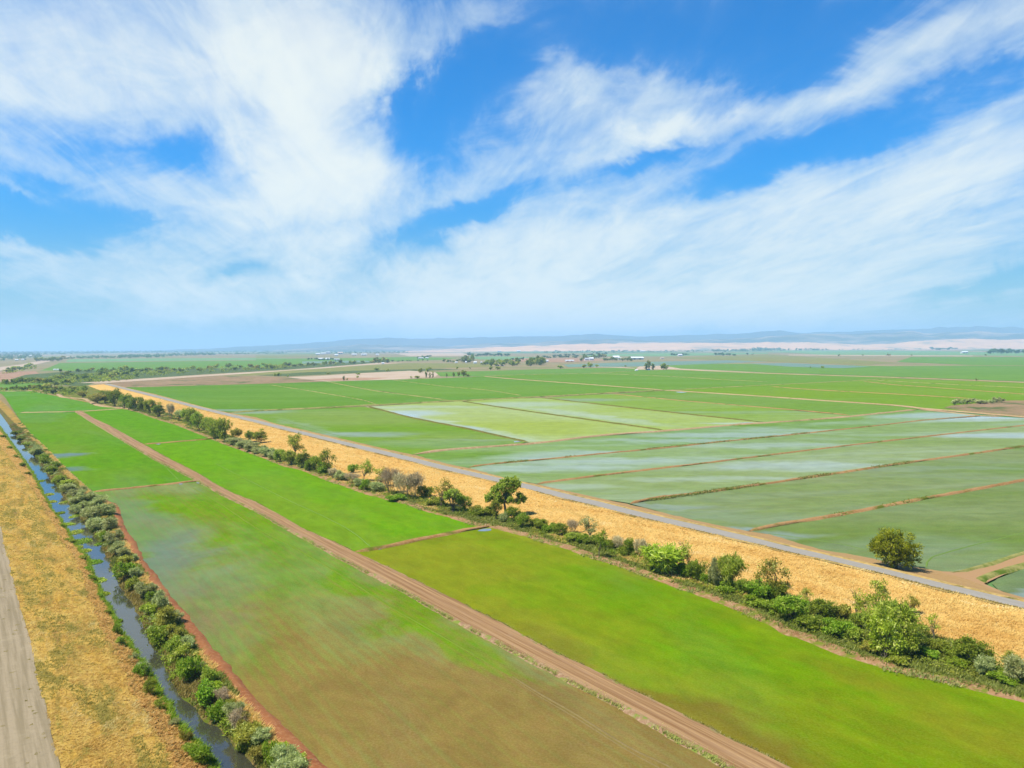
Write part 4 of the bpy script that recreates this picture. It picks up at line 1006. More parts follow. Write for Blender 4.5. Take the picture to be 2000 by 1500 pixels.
def quads(C, size, elong, rng, upbias=0.3, dirs=None, flop=0.0):
    """one leaf-spray quad (slightly irregular) for every centre in C"""
    n = len(C)
    a = rng.normal(size=(n, 3))
    if dirs is not None:
        a = dirs + 0.45 * a
    a /= np.linalg.norm(a, axis=1)[:, None] + 1e-9
    nrm = rng.normal(size=(n, 3)); nrm[:, 2] = np.abs(nrm[:, 2]) + upbias
    b_ = np.cross(a, nrm); b_ /= np.linalg.norm(b_, axis=1)[:, None] + 1e-9
    s = size * rng.uniform(0.6, 1.35, n)[:, None]
    a = a * s * elong * 0.5; b_ = b_ * s * 0.5
    V = np.stack([C - a, C - b_ * rng.uniform(0.5, 1, n)[:, None] + a * 0.1, C + a, C + b_ * rng.uniform(0.5, 1, n)[:, None]], 1)
    return V.reshape(-1, 3), np.arange(4 * n, dtype=np.int32).reshape(n, 4)


def tube(p0, p1, r0, r1, k=6):
    p0 = np.array(p0, float); p1 = np.array(p1, float)
    d_ = p1 - p0; d_ /= np.linalg.norm(d_) + 1e-9
    u = np.cross(d_, [0.3, 0.9, 0.1]); u /= np.linalg.norm(u) + 1e-9
    v = np.cross(d_, u)
    an = np.arange(k) * 2 * np.pi / k
    ring = np.cos(an)[:, None] * u + np.sin(an)[:, None] * v
    V = np.concatenate([p0 + ring * r0, p1 + ring * r1])
    Fq = np.array([[i, (i + 1) % k, k + (i + 1) % k, k + i] for i in range(k)], dtype=np.int32)
    return V, Fq


def merge(parts):
    Vs, Fs, n = [], [], 0
    for V, Fq in parts:
        Vs.append(V); Fs.append(Fq + n); n += len(V)
    return np.concatenate(Vs), np.concatenate(Fs)


def limb(parts, tips, p, d, L, r, depth, rng, spread=0.55, k=6, up=0.15, tipn=1):
    """recursive tapering limb; collects tube pieces and twig tips"""
    p = np.array(p, float); d = np.array(d, float); d /= np.linalg.norm(d)
    q = p
    for j in range(2):
        d = d + rng.normal(size=3) * 0.13; d[2] += up * 0.4; d /= np.linalg.norm(d)
        q2 = q + d * L * 0.5
        parts.append(tube(q, q2, r * (1 - 0.2 * j), r * (0.8 - 0.2 * j), k))
        q = q2
    if depth == 0:
        tips.append(q); return
    for c in range(rng.integers(2, 4)):
        dd = d + rng.normal(size=3) * spread; dd[2] += up
        limb(parts, tips, q, dd, L * rng.uniform(0.6, 0.85), r * 0.58, depth - 1, rng, spread, max(3, k - 1), up)
    if depth <= 2: tips.append(q)


def crown_tree(seed, H=10, Wd=10, trunk=0.25, nclump=120, nleaf=22, csig=0.5, leaf=0.42, lobes=9, droop=0.0, elong=1.5, flat=0.8, hollow=0.55, ttop=0.55, depth=3):
    """a tree of height H and width Wd with base at the origin -> crown mesh, trunk mesh"""
    rng = np.random.default_rng(seed)
    zc = H * (trunk + (1 - trunk) * 0.5); rz = H * (1 - trunk) * 0.5; rx = Wd / 2
    LC_, LR = [], []
    for i in range(lobes):
        a = rng.uniform(0, 2 * np.pi); e = rng.uniform(-1.0, 0.95); rr = rng.uniform(0.3, 0.72)
        c = np.array([math.cos(a) * rr * rx * math.sqrt(max(0, 1 - e * e * 0.8)), math.sin(a) * rr * rx * math.sqrt(max(0, 1 - e * e * 0.8)), zc + e * rz * 0.62])
        LC_.append(c); LR.append(rng.uniform(0.26, 0.46) * min(rx, rz * 1.2) * (1.2 - 0.3 * abs(e)))
    LC_ = np.array(LC_); LR = np.array(LR)
    k = rng.choice(lobes, nclump, p=LR ** 2 / (LR ** 2).sum())
    dirs = rng.normal(size=(nclump, 3)); dirs[:, 2] += 0.25
    dirs /= np.linalg.norm(dirs, axis=1)[:, None]
    cc_ = LC_[k] + dirs * LR[k][:, None] * rng.uniform(hollow, 1.12, nclump)[:, None] * np.array([1, 1, flat])
    cc_[:, 2] = np.maximum(cc_[:, 2], H * 0.04)
    jit = rng.normal(size=(nclump, nleaf, 3)) * csig
    jit[:, :, 2] *= 0.7
    Cn = (cc_[:, None, :] + jit).reshape(-1, 3)
    out = np.repeat(dirs, nleaf, 0)
    out[:, 2] -= droop
    Vq, Fq = quads(Cn, leaf, elong, rng, 0.5, out if (droop or elong > 2) else None)
    ctint = rng.uniform(0, 1, nclump)
    tint = np.clip(np.repeat(ctint, nleaf) * 0.65 + rng.uniform(0, 0.5, len(Fq)), 0, 1)
    crown = mesh_np('crown', Vq, Fq, tint=tint)
    parts, tips = [], []
    tr = max(0.09, H * 0.022)
    nst = 1 if trunk > 0.12 else 4
    for s_ in range(nst):
        d0 = np.array([rng.normal() * 0.12, rng.normal() * 0.12, 1.0]) if nst == 1 else np.array([rng.normal() * 0.6, rng.normal() * 0.6, 1.0])
        top = np.array([0, 0, -0.3]) + d0 / np.linalg.norm(d0) * (H * max(trunk, 0.12) + 0.3)
        parts.append(tube((0, 0, -0.3), top, tr * 1.25, tr * 0.85, 8))
        for c in range(3 if nst == 1 else 1):
            kk = rng.integers(lobes)
            limb(parts, tips, top, (LC_[kk] - top) + rng.normal(size=3) * 0.3, np.linalg.norm(LC_[kk] - top) * 0.55, tr * 0.62, depth - 1, rng, 0.5, 6)
    for c in LC_:
        top = np.array([0, 0, H * max(trunk, 0.12)])
        m1 = top * 0.5 + c * 0.5 + rng.normal(size=3) * 0.2
        parts.append(tube(top, m1, tr * 0.5, tr * 0.34, 5)); parts.append(tube(m1, c, tr * 0.34, tr * 0.12, 5))
    Vt, Ft = merge(parts)
    return crown, mesh_np('trunk', Vt, Ft, smooth=True)


def bare_bush(seed, H=6, Wd=6, stems=9, depth=4):
    rng = np.random.default_rng(seed)
    parts, tips = [], []
    for i in range(stems):
        a = rng.uniform(0, 2 * np.pi)
        dd = np.array([math.cos(a) * rng.uniform(0.1, 0.8) * Wd / H, math.sin(a) * rng.uniform(0.1, 0.8) * Wd / H, 1.0])
        limb(parts, tips, (math.cos(a) * 0.3, math.sin(a) * 0.3, -0.2), dd, H * 0.36, 0.10, depth - 1, rng, 0.34, 4, 0.28)
    Vt, Ft = merge(parts)
    tips = np.array(tips)
    # fine twig sprays at every tip
    n = 14
    C = (tips[:, None, :] + rng.normal(size=(len(tips), n, 3)) * 0.42).reshape(-1, 3)
    dirs = rng.normal(size=(len(C), 3)) * 0.5 + np.array([0, 0, 1.0])
    Vq, Fq = quads(C, 0.10, 9, rng, 0.2, dirs)
    tint = rng.uniform(0, 1, len(Fq))
    return mesh_np('twigs', Vq, Fq, tint=tint), mesh_np('branches', Vt, Ft, smooth=True)


def open_tree(seed, H, Wd, clusters, trunk_pts, leaf=0.42):
    """a tree with a readable frame of limbs: clusters = [(x, y, z, r)] of foliage, each reached by its own limb"""
    rng = np.random.default_rng(seed)
    parts = []
    tp = [np.array(t[:3], float) for t in trunk_pts]; tr = [t[3] for t in trunk_pts]
    for i in range(len(tp) - 1):
        parts.append(tube(tp[i], tp[i + 1], tr[i], tr[i + 1], 8))
    Cn, T = [], []
    for (x, y, z, r) in clusters:
        c = np.array([x, y, z], float)
        j = min(range(len(tp)), key=lambda i: np.linalg.norm(tp[i] - c) + (2.0 if tp[i][2] > z else 0))
        j = max(j, 1)
        a = tp[j]; m_ = a * 0.45 + c * 0.55 + np.array([0, 0, -0.12 * np.linalg.norm(c - a)]) + rng.normal(size=3) * 0.15
        rr = max(0.07, tr[j] * 0.42)
        parts.append(tube(a, m_, rr, rr * 0.7, 6)); parts.append(tube(m_, c, rr * 0.7, rr * 0.3, 5))
        for q_ in range(5):
            e = c + rng.normal(size=3) * r * 0.6
            parts.append(tube(m_ * 0.3 + c * 0.7, e, rr * 0.3, rr * 0.1, 4))
        nc = int(9 + 10 * r * r)
        dd = rng.normal(size=(nc, 3)); dd /= np.linalg.norm(dd, axis=1)[:, None]
        cc_ = c + dd * r * rng.uniform(0.3, 1.05, nc)[:, None] * np.array([1, 1, 0.75])
        Cn.append((cc_[:, None, :] + rng.normal(size=(nc, 20, 3)) * 0.34).reshape(-1, 3))
        T.append(np.clip(np.repeat(rng.uniform(0, 1, nc), 20) * 0.6 + rng.uniform(0, 0.5, nc * 20), 0, 1))
    Cn = np.concatenate(Cn); T = np.concatenate(T)
    Vq, Fq = quads(Cn, leaf, 1.4, rng, 0.4)
    Vt, Ft = merge(parts)
    return mesh_np('crown', Vq, Fq, tint=T), mesh_np('trunk', Vt, Ft, smooth=True)


PROTO = {}


def proto(kind, make, H, W, cname, tname):
    PROTO.setdefault(kind, []).append((make, H, W, cname, tname))


for s in range(3): proto('round', crown_tree(100 + s, 9, 10, 0.03, 170, 22, 0.5, 0.42, 10), 9, 10, 'crown', 'trunk')
for s in range(3): proto('tall', crown_tree(110 + s, 12, 8, 0.08, 160, 22, 0.5, 0.42, 10, flat=1.0), 12, 8, 'crown', 'trunk')
for s in range(3): proto('willow', crown_tree(120 + s, 6, 8, 0.05, 150, 26, 0.42, 0.22, 10, 0.1, 4.2), 6, 8, 'foliage', 'stems')
for s in range(3): proto('shrub', crown_tree(130 + s, 4, 5, 0.04, 110, 24, 0.3, 0.26, 8, 0, 1.5), 4, 5, 'foliage', 'stems')
for s in range(2): proto('mound', crown_tree(140 + s, 3, 7, 0.02, 130, 24, 0.34, 0.3, 10, 0, 1.5), 3, 7, 'foliage', 'stems')
for s in range(3): proto('bare', bare_bush(150 + s), 7.0, 8.0, 'twigs', 'branches')
for s in range(2): proto('opent', crown_tree(160 + s, 9, 9, 0.2, 70, 20, 0.42, 0.36, 9, hollow=0.3), 9, 9, 'crown', 'trunk')
for s in range(2): proto('sparse', crown_tree(170 + s, 6, 4, 0.2, 26, 14, 0.35, 0.26, 7, hollow=0.2), 6, 4, 'crown', 'trunk')
for s in range(4): proto('far', crown_tree(180 + s, 9, 10, 0.0, 70, 6, 0.6, 1.3, 9, depth=1, flat=1.0), 9, 10, 'crown', 'trunk')
for s in range(2): proto('fartall', crown_tree(190 + s, 15, 7, 0.02, 60, 7, 0.6, 1.1, 8, flat=1.1, depth=1), 15, 7, 'crown', 'trunk')
TH = {}
for k_, lst in PROTO.items():       # true extents of every prototype
    for i_, (mk, H_, W_, cn, tn) in enumerate(lst):
        co = np.empty(len(mk[0].vertices) * 3, dtype=np.float32); mk[0].vertices.foreach_get('co', co)
        co = co.reshape(-1, 3)
        lo, hi = np.percentile(co, 1, 0), np.percentile(co, 99, 0)
        TH[(k_, i_)] = (float(hi[2]), float(max(hi[0] - lo[0], hi[1] - lo[1])))
MC = {}


def withmat(me, mat):
    key = (me.name, mat.name)
    if key not in MC:
        m2 = me.copy(); m2.materials.clear(); m2.materials.append(mat); MC[key] = m2
    return MC[key]


def plant(name, cat, kind, px, py, h, w_, mat, label, z=0.25, group=None, var=None, xyz=None, tmat=None):
    """a plant whose foot is at a measured spot; h, w_ = its height and width in photograph pixels"""
    p = Vector(xyz) if xyz else at(px, py, z)
    i = (var if var is not None else random.randrange(100)) % len(PROTO[kind])
    mk, H_, W_, cn, tn = PROTO[kind][i]
    th, tw = TH[(kind, i)]
    s = mpp(p)
    vert = math.cos(math.atan2(CAM_H - p.z, math.hypot(p.x, p.y)))
    sx = w_ * s / tw
    sz = (h * s - 0.0) / (th * vert + 0.5 * tw * sx / 1.0 * (1 - vert) * 0 + 1e-6)
    sz = min(sz, sx * 2.6)
    root = bpy.data.objects.new(name, None); COL.objects.link(root)
    root.empty_display_size = 0.5
    root.location = p
    root.rotation_euler = (0, 0, random.uniform(0, 6.28))
    root.scale = (sx, sx * random.uniform(0.85, 1.1), sz)
    link(cn, withmat(mk[0], mat), None, root)
    if tn: link(tn, withmat(mk[1], tmat or bark), None, root)
    tag(root, label, cat, group)
    return root


# ---- the gnarled big tree
big = [(-5.2, 0, 7.0, 1.7), (-3.9, 1, 8.6, 1.5), (-2.3, -1, 7.0, 1.5), (-2.6, 1, 9.4, 1.5), (-0.6, 0, 9.4, 1.6), (-1.4, -0.6, 5.4, 1.1), (0.6, 1, 7.2, 1.5), (1.6, -1, 6.0, 1.3),
       (1.3, 0.3, 10.8, 1.8), (3.2, 0.4, 12.2, 1.7), (4.2, -0.4, 10.9, 1.3), (2.6, -0.8, 9.0, 1.0), (-1.0, 1.6, 11.3, 1.2), (-3.0, 0, 5.6, 0.9), (5.0, 0, 6.9, 1.3), (6.2, 0.5, 5.6, 1.2), (4.2, 0, 5.2, 1.0), (0.4, 2, 5.0, 1.2), (-6.0, 0.3, 5.6, 0.9), (0.6, 0.2, 12.4, 0.8)]
bt = [(0, 0, -0.4, 0.62), (0.05, 0, 1.6, 0.48), (-0.1, 0, 3.2, 0.40), (-0.5, 0, 5.0, 0.32), (0.2, 0, 7.0, 0.24), (1.2, 0, 9.0, 0.16)]
p = at(987, 1008, 0.35); s_ = mpp(p)
k_ = 76 * s_ / 13.2
cr, tr_ = open_tree(5, 14, 12, [(x * k_ * 0.98, y * k_, z * k_, r * k_) for x, y, z, r in big], [(a * k_, b_ * k_, c * k_, d_ * k_) for a, b_, c, d_ in bt], 0.46)
root = bpy.data.objects.new('gnarled_tree', None); COL.objects.link(root); root.location = p
link('crown', cr, L_mid, root); link('trunk', tr_, bark, root)
tag(root, 'tallest gnarled spreading tree with forked trunk, where the red brown berm ends', 'tree')
# ---- round tree beyond the levee road
rng = np.random.default_rng(77)
p = at(1748, 1112, 0.3); s_ = mpp(p)
W_ = 100 * s_; H_ = 80 * s_
cr, tr_ = crown_tree(78, H_, W_, 0.06, 420, 26, 0.42, 0.30, 22, 0.0, 2.4, 0.85, 0.5)
root = bpy.data.objects.new('round_tree', None); COL.objects.link(root); root.location = p
link('crown', cr, m_leaf('leaf_round_tree', col(92, 106, 8), col(144, 156, 14), col(186, 190, 60)), root); link('trunk', tr_, bark, root)
tag(root, 'big round dense olive green tree standing alone beyond the levee road', 'tree')

ORD = ['first', 'second', 'third', 'fourth', 'fifth', 'sixth', 'seventh', 'eighth', 'ninth', 'tenth', 'eleventh', 'twelfth', 'thirteenth', 'fourteenth', 'fifteenth', 'sixteenth', 'seventeenth', 'eighteenth', 'nineteenth', 'twentieth', 'twenty-first', 'twenty-second', 'twenty-third', 'twenty-fourth', 'twenty-fifth', 'twenty-sixth', 'twenty-seventh', 'twenty-eighth', 'twenty-ninth', 'thirtieth', 'thirty-first', 'thirty-second']
MD = {'d': (L_dark, 'dark green'), 'm': (L_mid, 'mid green'), 'b': (L_bright, 'bright green'), 'o': (L_olive, 'olive green'), 'g': (L_grey, 'grey green'), 'y': (L_yel, 'yellow green'), 't': (L_twig, 'bare grey brown')}
KD = {'round': ('tree', 'tree', 'bushy round'), 'tall': ('tree', 'tree', 'upright'), 'willow': ('willow_bush', 'bush', 'feathery'), 'shrub': ('shrub', 'shrub', 'leafy'), 'mound': ('bramble', 'shrub', 'low spreading'),
      'bare': ('bare_bush', 'bush', 'leafless'), 'opent': ('tree', 'tree', 'open crowned'), 'sparse': ('sapling', 'sapling', 'thin sparse')}
ROW = [  # px, py foot, height, width, kind, colour: the row along the levee
    (224, 794, 34, 26, 'round', 'd'), (190, 788, 20, 36, 'round', 'o'), (163, 777, 14, 20, 'round', 'o'), (206, 787, 24, 26, 'round', 'd'), (242, 797, 27, 26, 'round', 'd'), (252, 799, 20, 18, 'round', 'd'),
    (268, 802, 26, 28, 'round', 'd'), (281, 804, 20, 20, 'round', 'd'), (293, 807, 26, 24, 'round', 'm'), (312, 813, 26, 26, 'tall', 'd'), (334, 819, 30, 18, 'bare', 't'), (350, 821, 20, 20, 'round', 'g'), (362, 825, 26, 20, 'round', 'm'),
    (372, 830, 32, 26, 'round', 'm'), (388, 841, 36, 26, 'round', 'm'), (405, 846, 30, 28, 'round', 'm'), (421, 856, 36, 34, 'round', 'm'), (440, 862, 44, 36, 'round', 'm'), (461, 858, 20, 22, 'mound', 'o'),
    (458, 869, 14, 28, 'willow', 'g'), (475, 875, 15, 28, 'willow', 'g'), (492, 881, 17, 28, 'willow', 'g'), (508, 886, 15, 28, 'willow', 'g'), (524, 892, 17, 28, 'willow', 'g'), (538, 897, 15, 24, 'willow', 'g'),
    (488, 864, 22, 20, 'round', 'd'), (510, 866, 27, 26, 'tall', 'm'), (577, 893, 46, 40, 'opent', 'm'), (547, 902, 24, 24, 'round', 'm'), (568, 908, 28, 28, 'round', 'm'), (594, 914, 34, 26, 'tall', 'm'), (614, 918, 26, 28, 'mound', 'm'), (604, 919, 20, 22, 'mound', 'd'), (628, 924, 20, 26, 'mound', 'b'),
    (644, 928, 50, 36, 'opent', 'd'), (650, 932, 17, 26, 'bare', 't'), (668, 938, 18, 30, 'willow', 'g'), (686, 944, 20, 30, 'bare', 't'), (690, 924, 17, 22, 'shrub', 'b'), (711, 940, 40, 30, 'opent', 'm'), (714, 957, 20, 24, 'mound', 'b'), (700, 950, 16, 22, 'willow', 'g'),
    (745, 952, 36, 36, 'opent', 'o'), (735, 960, 18, 26, 'willow', 'g'), (762, 963, 48, 38, 'bare', 't'), (783, 972, 48, 34, 'bare', 't'), (808, 974, 50, 40, 'bare', 't'), (796, 976, 44, 12, 'sparse', 'b'), (830, 972, 22, 30, 'mound', 'm'), (776, 976, 10, 34, 'mound', 'b'),
    (862, 991, 52, 44, 'opent', 'o'), (884, 1000, 44, 32, 'tall', 'm'), (906, 999, 32, 30, 'round', 'd'), (848, 986, 14, 36, 'mound', 'm'), (932, 1000, 12, 30, 'mound', 'o'), (950, 1006, 15, 36, 'mound', 'd'),
    (969, 1014, 36, 20, 'tall', 'm'), (985, 1019, 18, 20, 'shrub', 'g'), (1003, 1018, 28, 28, 'round', 'd'), (1019, 1030, 27, 28, 'round', 'b'), (1046, 1028, 14, 26, 'mound', 'd'), (1058, 1034, 20, 32, 'round', 'd'), (1077, 1038, 15, 28, 'mound', 'b'),
    (1097, 1046, 24, 28, 'round', 'd'), (1119, 1042, 26, 24, 'bare', 't'), (1125, 1058, 17, 36, 'round', 'm'), (1152, 1056, 44, 32, 'opent', 'g'), (1156, 1063, 16, 32, 'mound', 'd'), (1140, 1060, 16, 24, 'mound', 'b'),
    (1170, 1088, 52, 36, 'opent', 'b'), (1193, 1072, 16, 26, 'mound', 'd'), (1208, 1074, 26, 26, 'bare', 't'), (1230, 1084, 32, 22, 'round', 'b'), (1220, 1084, 14, 26, 'mound', 'd'), (1251, 1088, 34, 28, 'bare', 't'), (1266, 1090, 22, 20, 'shrub', 'g'),
    (1300, 1116, 50, 84, 'willow', 'y'), (1335, 1106, 50, 34, 'sparse', 'm'), (1344, 1108, 34, 22, 'sparse', 'm'), (1330, 1120, 18, 34, 'mound', 'd'), (1366, 1134, 38, 36, 'round', 'd'), (1348, 1128, 16, 30, 'mound', 'b'), (1398, 1148, 62, 32, 'willow', 'g'),
    (1428, 1150, 62, 52, 'willow', 'm'), (1384, 1142, 20, 26, 'mound', 'b'), (1454, 1162, 28, 32, 'round', 'd'), (1482, 1168, 34, 56, 'round', 'b'), (1500, 1172, 30, 34, 'round', 'd'), (1415, 1155, 16, 40, 'mound', 'b'), (1518, 1170, 76, 66, 'opent', 'o'), (1524, 1174, 34, 46, 'round', 'd'), (1470, 1180, 14, 50, 'mound', 'b'),
    (1552, 1210, 44, 66, 'round', 'b'), (1510, 1196, 20, 38, 'mound', 'b'), (1580, 1182, 32, 26, 'opent', 'o'), (1611, 1209, 36, 48, 'round', 'd'), (1590, 1228, 24, 52, 'mound', 'd'), (1618, 1238, 26, 44, 'mound', 'b'), (1648, 1246, 30, 50, 'mound', 'b'), (1668, 1252, 24, 40, 'mound', 'm'),
    (1650, 1208, 24, 32, 'mound', 'o'), (1672, 1210, 60, 36, 'sparse', 'y'), (1690, 1214, 44, 34, 'opent', 'm'), (1712, 1200, 62, 48, 'opent', 'm'), (1682, 1230, 32, 36, 'round', 'd'), (1741, 1266, 84, 90, 'willow', 'm'), (1776, 1204, 38, 32, 'opent', 'o'), (1728, 1284, 72, 64, 'round', 'y'),
    (1780, 1282, 64, 54, 'round', 'm'), (1802, 1246, 24, 24, 'shrub', 'm'), (1823, 1252, 50, 26, 'sparse', 'y'), (1835, 1272, 18, 56, 'mound', 'd'), (1812, 1282, 14, 40, 'mound', 'b'), (1865, 1288, 16, 46, 'mound', 'd'), (1903, 1304, 54, 62, 'round', 'd'), (1922, 1318, 34, 34, 'willow', 'g'), (1876, 1302, 14, 44, 'mound', 'b'),
    (1940, 1322, 14, 50, 'mound', 'd'), (1978, 1302, 30, 26, 'opent', 'm'), (1985, 1334, 46, 50, 'willow', 'g'), (1960, 1334, 16, 50, 'mound', 'b'), (2036, 1346, 50, 60, 'round', 'm'), (2090, 1366, 60, 70, 'round', 'd'), (1756, 1296, 14, 50, 'mound', 'm'), (1700, 1272, 16, 44, 'mound', 'o')]
ROW.sort()


def ordinal_labels(rows, landmarks, where):
    """a phrase for every plant: which one of its look it is, counted away from a landmark"""
    cnt = {}
    out = []
    for r in rows:
        lm = None
        for lo_, hi_, phrase in landmarks:
            if lo_ <= r[0] < hi_:
                lm = phrase
        key = (r[4], r[5], lm)
        cnt[key] = cnt.get(key, 0) + 1
        out.append((key, cnt[key]))
    return out, cnt


LM = [(-999, 430, 'in the far tree row'), (430, 700, 'beside the upper vivid green field'), (700, 987, 'in the row before the gnarled tree'),
      (987, 1290, 'just past the gnarled tree'), (1290, 1560, 'in the row opposite the round tree'), (1560, 1760, 'in the thick clump of the row'), (1760, 9999, 'at the lower end of the row')]
lab, cnt = ordinal_labels(ROW, LM, '')
for r, (key, n_) in zip(ROW, lab):
    px, py, h, w_, kd, c_ = r
    nm, cat, ad = KD[kd]
    mat, cn = MD[c_]
    if kd == 'bare': cn = 'grey brown'
    pre = '' if cnt[key] == 1 else ORD[n_ - 1] + ' '
    plant(nm, cat, kd, px, py, h, w_, mat, f"{pre}{ad} {cn} {nm.replace('_', ' ')} {key[2]}", z=0.25, group='trees and bushes in the row along the levee', tmat=(L_twig if kd == 'bare' else None))

CANAL = [  # field side of the canal
    (26, 850, 9, 16, 'mound', 'd'), (36, 860, 9, 15, 'mound', 'd'), (46, 872, 9, 14, 'mound', 'm'), (64, 890, 24, 24, 'willow', 'g'), (80, 900, 14, 18, 'shrub', 'b'), (84, 906, 14, 18, 'shrub', 'd'), (104, 913, 13, 16, 'shrub', 'd'), (96, 926, 16, 20, 'mound', 'd'),
    (110, 943, 16, 22, 'mound', 'm'), (126, 948, 12, 26, 'mound', 'y'), (128, 962, 22, 30, 'willow', 'g'), (148, 972, 26, 34, 'willow', 'g'), (142, 985, 18, 26, 'willow', 'g'), (166, 980, 30, 40, 'willow', 'g'), (152, 1002, 26, 34, 'willow', 'g'), (186, 992, 30, 38, 'willow', 'g'), (172, 1015, 30, 38, 'willow', 'g'), (204, 1008, 30, 36, 'willow', 'g'),
    (182, 1036, 30, 36, 'willow', 'g'), (208, 1034, 30, 36, 'willow', 'g'), (196, 1056, 20, 18, 'shrub', 'b'), (218, 1060, 30, 34, 'willow', 'g'), (222, 1082, 30, 32, 'willow', 'g'), (238, 1090, 26, 30, 'willow', 'g'), (240, 1106, 22, 26, 'mound', 'o'), (256, 1098, 20, 24, 'willow', 'g'),
    (240, 1134, 38, 40, 'shrub', 'b'), (262, 1128, 24, 28, 'willow', 'g'), (252, 1152, 26, 28, 'shrub', 'm'), (280, 1162, 32, 42, 'willow', 'g'), (290, 1174, 20, 20, 'shrub', 'b'), (312, 1190, 38, 34, 'willow', 'g'), (286, 1202, 24, 28, 'mound', 'y'), (316, 1226, 46, 50, 'willow', 'o'), (338, 1218, 26, 30, 'willow', 'g'),
    (308, 1258, 38, 38, 'shrub', 'b'), (332, 1250, 30, 34, 'mound', 'o'), (336, 1276, 34, 38, 'shrub', 'm'), (358, 1270, 26, 30, 'willow', 'g'), (354, 1296, 36, 42, 'shrub', 'm'), (366, 1330, 50, 46, 'shrub', 'b'), (398, 1338, 36, 34, 'shrub', 'm'), (378, 1316, 24, 30, 'willow', 'g'), (391, 1378, 46, 50, 'shrub', 'b'), (412, 1352, 20, 28, 'mound', 'y'),
    (432, 1374, 30, 40, 'bare', 't'), (420, 1410, 42, 36, 'shrub', 'b'), (450, 1402, 34, 38, 'willow', 'g'), (456, 1430, 44, 44, 'bare', 't'), (444, 1384, 18, 24, 'shrub', 'm'), (474, 1426, 30, 36, 'willow', 'o'), (482, 1462, 48, 52, 'willow', 'o'), (470, 1468, 18, 22, 'shrub', 'b'), (505, 1450, 26, 36, 'willow', 'g'),
    (526, 1500, 50, 48, 'shrub', 'b'), (552, 1498, 40, 44, 'willow', 'g'), (500, 1492, 34, 36, 'willow', 'o'), (576, 1496, 24, 34, 'mound', 'y'), (560, 1530, 50, 60, 'willow', 'g'), (600, 1560, 50, 60, 'shrub', 'm'), (540, 1472, 20, 30, 'mound', 'y')]
WEST = [(8, 856, 8, 14, 'mound', 'd'), (22, 878, 8, 14, 'mound', 'd'), (34, 896, 9, 16, 'mound', 'd'), (46, 914, 12, 18, 'mound', 'd'), (58, 930, 10, 16, 'mound', 'd'), (70, 958, 9, 18, 'mound', 'm'), (84, 984, 9, 18, 'mound', 'o'), (104, 1018, 10, 22, 'mound', 'd'), (118, 1032, 10, 22, 'mound', 'b'), (136, 1062, 12, 26, 'mound', 'm'),
        (160, 1096, 12, 28, 'mound', 'm'), (168, 1118, 12, 24, 'mound', 'b'), (178, 1136, 14, 26, 'mound', 'b'), (194, 1168, 10, 22, 'mound', 'b'), (217, 1202, 12, 14, 'shrub', 'b'), (232, 1244, 28, 24, 'shrub', 'd'), (244, 1268, 28, 28, 'shrub', 'm'), (266, 1296, 22, 24, 'willow', 'g'), (280, 1326, 34, 32, 'shrub', 'b'), (286, 1318, 28, 26, 'willow', 'g'),
        (300, 1362, 40, 26, 'willow', 'm'), (320, 1388, 26, 26, 'shrub', 'm'), (346, 1420, 18, 26, 'willow', 'g'), (370, 1454, 30, 28, 'willow', 'o'), (376, 1478, 28, 30, 'willow', 'm'), (402, 1494, 44, 52, 'willow', 'b')]
CL = [(-99, 70, 'at the far end of the canal bank'), (70, 160, 'on the upper canal bank'), (160, 235, 'on the canal bank opposite lime mats'), (235, 330, 'on the canal bank by the red berm'), (330, 430, 'on the lower canal bank by reflections'), (430, 999, 'at the bottom end of the canal bank')]
lab, cnt = ordinal_labels(CANAL, CL, '')
for r, (key, n_) in zip(CANAL, lab):
    px, py, h, w_, kd, c_ = r
    px += 5
    nm, cat, ad = KD[kd]; mat, cn = MD[c_]
    if kd == 'bare': cn = 'grey brown'
    pre = '' if cnt[key] == 1 else ORD[n_ - 1] + ' '
    s_, t_ = CC.st(at(px, py, -0.4))
    f_ = max(0.0, min(1.0, (t_ - float(fwr(s_))) / max(0.5, float(fbt(s_)) - float(fwr(s_)))))
    z_ = -1.1 + 1.5 * f_ ** 0.8
    h *= 0.88
    if px < 300 and kd == 'willow':
        h *= 0.88; w_ *= 0.9
    plant(nm, cat, kd, px, py, h, w_, mat, f"{pre}{ad} {cn} {nm.replace('_', ' ')} {key[2]}", z=z_, group='shrubs on the field side of the canal', tmat=(L_twig if kd == 'bare' else None))
WL = [(-99, 100, 'at the far road side water edge'), (100, 210, 'at the water edge among lime mats'), (210, 999, 'at the water edge below the dry slope')]
lab, cnt = ordinal_labels(WEST, WL, '')
for r, (key, n_) in zip(WEST, lab):
    px, py, h, w_, kd, c_ = r
    px -= 7 if px > 200 else 3
    h *= 0.82; w_ *= 0.82
    nm, cat, ad = KD[kd]; mat, cn = MD[c_]
    pre = '' if cnt[key] == 1 else ORD[n_ - 1] + ' '
    plant(nm, cat, kd, px, py, h, w_, mat, f"{pre}{ad} {cn} {nm.replace('_', ' ')} {key[2]}", z=-1.0, group='shrubs on the road side of the canal')

